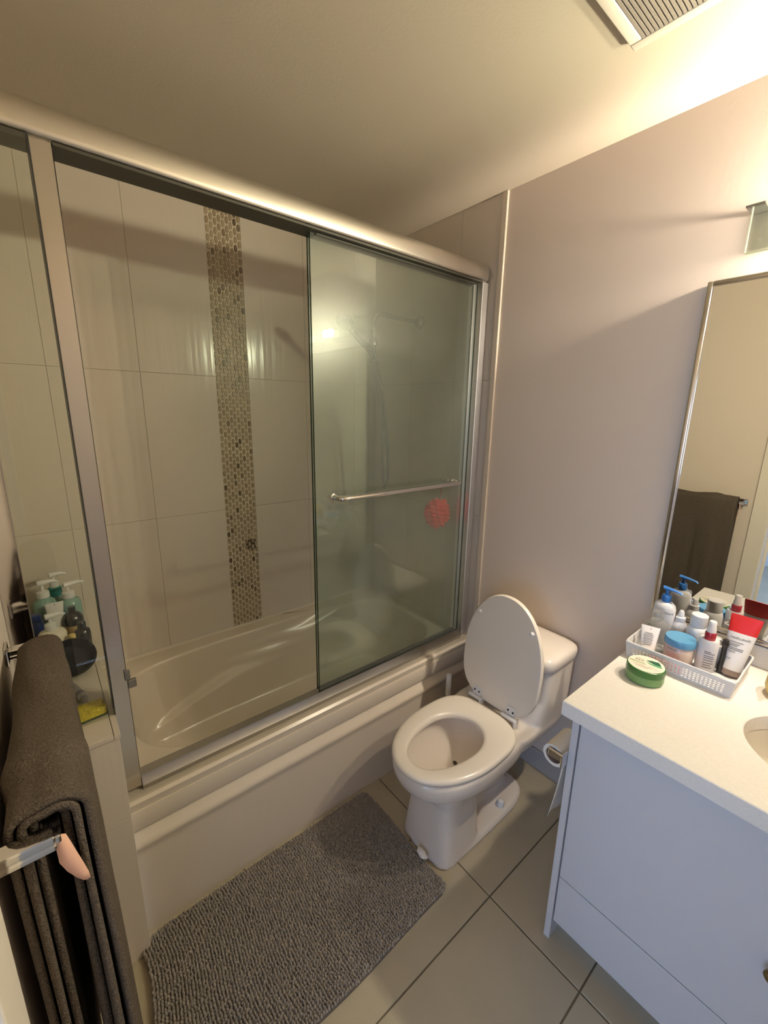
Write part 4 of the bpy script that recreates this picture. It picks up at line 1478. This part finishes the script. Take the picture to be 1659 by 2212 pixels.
# amber bottle
c = (-0.0585, 0.410)
t = thing('oil_bottle', 'small orange amber bottle tucked beside the cream pump bottle', 'bottle', (*c, L0))
obj('body', MB().lathe([(0.0115, L0), (0.0125, L0 + 0.003), (0.0125, 0.822), (0.009, 0.830)], (*c, 0), 24), 'orange_amber', t, smooth=50)
obj('cap', MB().lathe([(0.0092, 0.8302), (0.0095, 0.832), (0.0095, 0.845), (0.008, 0.847)], (*c, 0), 24), 'soap_yellow', t)
# dark bowl leaning back on the bottles, its mouth towards the room
bnrm = Vector((0.10, -0.66, 0.80)).normalized()
bq = bnrm.to_track_quat('Z', 'Y').to_matrix()
bl = MB().lathe([(0.030, 0.0), (0.042, 0.002), (0.054, 0.014), (0.061, 0.032), (0.0635, 0.034), (0.0625, 0.0365), (0.0585, 0.034), (0.051, 0.016), (0.040, 0.006), (0.020, 0.0045)], (0, 0, 0), 56)
bc0 = Vector((-0.0705, 0.330, 0))
bl.map(lambda p: bc0 + bq @ p)
zmin = min(p[2] for p in bl.v)
bl.map(lambda p: p + Vector((0, 0, L0 + 0.0002 - zmin)))
t = thing('dark_bowl', 'open dark navy round bowl leaning against the bottles on the ledge', 'bowl', (-0.0705, 0.33, L0))
obj('body', bl, 'bowl_navy', t, smooth=50)
# lilac tube with navy stripes, lying
t = thing('lilac_tube', 'pale lilac tube with navy stripes lying beside the yellow sponge', 'tube', (-0.068, 0.165, L0))
p0_, p1_ = Vector((-0.082, 0.205, L0 + 0.0125)), Vector((-0.058, 0.118, L0 + 0.0125))
ln = (p1_ - p0_).normalized()
obj('body', MB().tube([p0_, p0_ + ln * 0.004, p1_ - ln * 0.004, p1_], [0.009, 0.0115, 0.0118, 0.0100], 20), 'tube_lilac', t, smooth=50)
for d in (0.060, 0.069):
    obj('stripe', MB().tube([p0_ + ln * d, p0_ + ln * (d + 0.003)], 0.0121, 20), 'stripe_navy', t, smooth=50)
# sponge
t = thing('sponge', 'yellow waisted sponge with a dark scourer side at the glass edge of the ledge', 'sponge', (-0.05, 0.046, L0))


def sponge_ring(z, g=0.0):
    out = []
    for k in range(48):
        a = 2 * math.pi * k / 48
        u = math.copysign(abs(math.cos(a)) ** 0.35, math.cos(a))
        v = math.copysign(abs(math.sin(a)) ** 0.35, math.sin(a))
        hx = 0.036 - g
        hy = 0.0255 - g
        x, y = u * hx, v * hy
        x *= 1 - 0.16 * math.exp(-(y / 0.008) ** 2)
        ca, sa = math.cos(0.10), math.sin(0.10)
        out.append((-0.0505 + ca * x - sa * y, 0.0445 + sa * x + ca * y, z))
    return out


obj('scourer', MB().loft([sponge_ring(L0), sponge_ring(L0 + 0.006)]), 'scourer', t, smooth=30)
obj('foam', MB().loft([sponge_ring(L0 + 0.0062), sponge_ring(L0 + 0.024), sponge_ring(L0 + 0.026, 0.002)]), 'sponge', t, smooth=30)

# ------------------------------------------------------------------ towel rail and towel
XB, ZB = -0.117, 1.085
rail = thing('towel_rail', 'chrome towel rail on the left wall beside the door', 'towel rail', (XC, -0.41, ZB))
obj('bar', MB().box(XB - 0.009, XB + 0.009, -0.676, -0.130, ZB - 0.006, ZB + 0.006, 0.002), 'chrome', rail)
for y in (-0.668, -0.135):
    pm_ = MB().box(XC + 0.006, XB + 0.004, y - 0.012, y + 0.012, ZB - 0.010, ZB - 0.0015, 0.002)
    pm_.box(XC + 0.006, XB + 0.004, y - 0.012, y + 0.012, ZB + 0.0005, ZB + 0.0105, 0.002)
    pm_.box(XC + 0.007, XB + 0.002, y - 0.010, y + 0.010, ZB - 0.0014, ZB + 0.0004)
    pm_.box(XC + 0.0003, XC + 0.006, y - 0.020, y + 0.020, ZB - 0.020, ZB + 0.020, 0.002)
    obj('post', pm_, 'chrome', rail)

tw = thing('bath_towel', 'dark grey towel draped over the rail on the left wall', 'towel', (XB, -0.41, ZB))


def towel_layer(R, zwall, zroom, y0, y1, flare, seed, thick, ny=72, lift=0.0):
    rs = []
    r0 = random.Random(seed)
    ph = [r0.uniform(0, 6.28) for _ in range(6)]
    for i in range(ny + 1):
        t = i / ny
        y = y0 + (y1 - y0) * t
        line = []
        fold = (0.5 * math.sin(2 * math.pi * 1.3 * t + ph[0]) + 0.35 * math.sin(2 * math.pi * 3.1 * t + ph[1]) + 0.22 * math.sin(2 * math.pi * 6.2 * t + ph[2]))
        crump = 0.010 * math.exp(-((t - 0.22) / 0.05) ** 2) - 0.006 * math.exp(-((t - 0.13) / 0.03) ** 2) + 0.005 * math.sin(2 * math.pi * 2.3 * t + ph[3])
        Rt = R * (1.03 - 0.14 * t) + 0.6 * crump * (R / 0.05)
        nd = 22
        zt = ZB + lift + 0.006 + 0.002 * math.sin(9 * t)
        for k in range(nd + 1):            # wall side, upwards
            d = 1 - k / nd
            z = zt - d * (zt - zwall)
            x = XB - Rt + 0.006 * fold * smoothstep(0, 0.5, d)
            line.append((max(x, XC + 0.004), y, z))
        for k in range(1, 14):             # over the top
            a = math.pi - math.pi * k / 14
            w_ = 1 + 0.055 * math.sin(a) * math.sin(5.0 * a + 2.2 * math.sin(5 * t + ph[5]))
            line.append((XB + Rt * math.cos(a) * w_, y, zt + 0.75 * Rt * math.sin(a) * w_ + 0.0022 * math.sin(14 * t + 0.7 * k)))
        for k in range(nd + 1):            # room side, downwards
            d = k / nd
            z = zt - d * (zt - zroom)
            x = XB + Rt + flare * d + (0.008 * fold + 0.0018 * math.sin(2 * math.pi * 8.3 * t + ph[4])) * smoothstep(0.02, 0.5, d)
            yy = y + 0.010 * math.sin(3 * d + ph[4]) * d
            line.append((x, yy, z))
        rs.append(line)
    o = MB().loft(rs, False, False, closed=False)
    return o


o1 = obj('cloth', towel_layer(0.0385, 0.30, 0.34, -0.650, -0.165, 0.010, 3, 0.01), 'towel', tw, smooth=180)
o2 = obj('inner_fold', towel_layer(0.0265, 0.26, 0.36, -0.6535, -0.172, 0.004, 3, 0.01), 'towel', tw, smooth=180)
o3 = obj('inner_fold', towel_layer(0.0155, 0.24, 0.38, -0.645, -0.180, 0.0, 3, 0.01), 'towel', tw, smooth=180)
for o in (o1, o2, o3):
    sd = o.modifiers.new('thick', 'SOLIDIFY')
    sd.thickness = 0.0085
    sd.offset = 0
tg = MB()
rs = []
for (xa, za, xb, zb, dy) in ((-0.115, 1.086, -0.104, 1.077, 0.0), (-0.115, 1.066, -0.1005, 1.066, -0.004), (-0.1145, 1.046, -0.096, 1.046, -0.006), (-0.109, 1.026, -0.0925, 1.027, -0.004), (-0.101, 1.006, -0.0895, 1.008, -0.001), (-0.096, 0.996, -0.0885, 0.995, 0.001)):
    rs.append([(xa, -0.6625 + dy, za), ((xa + xb) / 2, -0.6640 + dy, (za + zb) / 2), (xb, -0.6625 + dy, zb)])
tg.loft(rs, False, False, closed=False)
to = obj('tag', tg, 'tag_pink', tw, label='pink sewn-in tag')
sd = to.modifiers.new('thick', 'SOLIDIFY')
sd.thickness = 0.0008
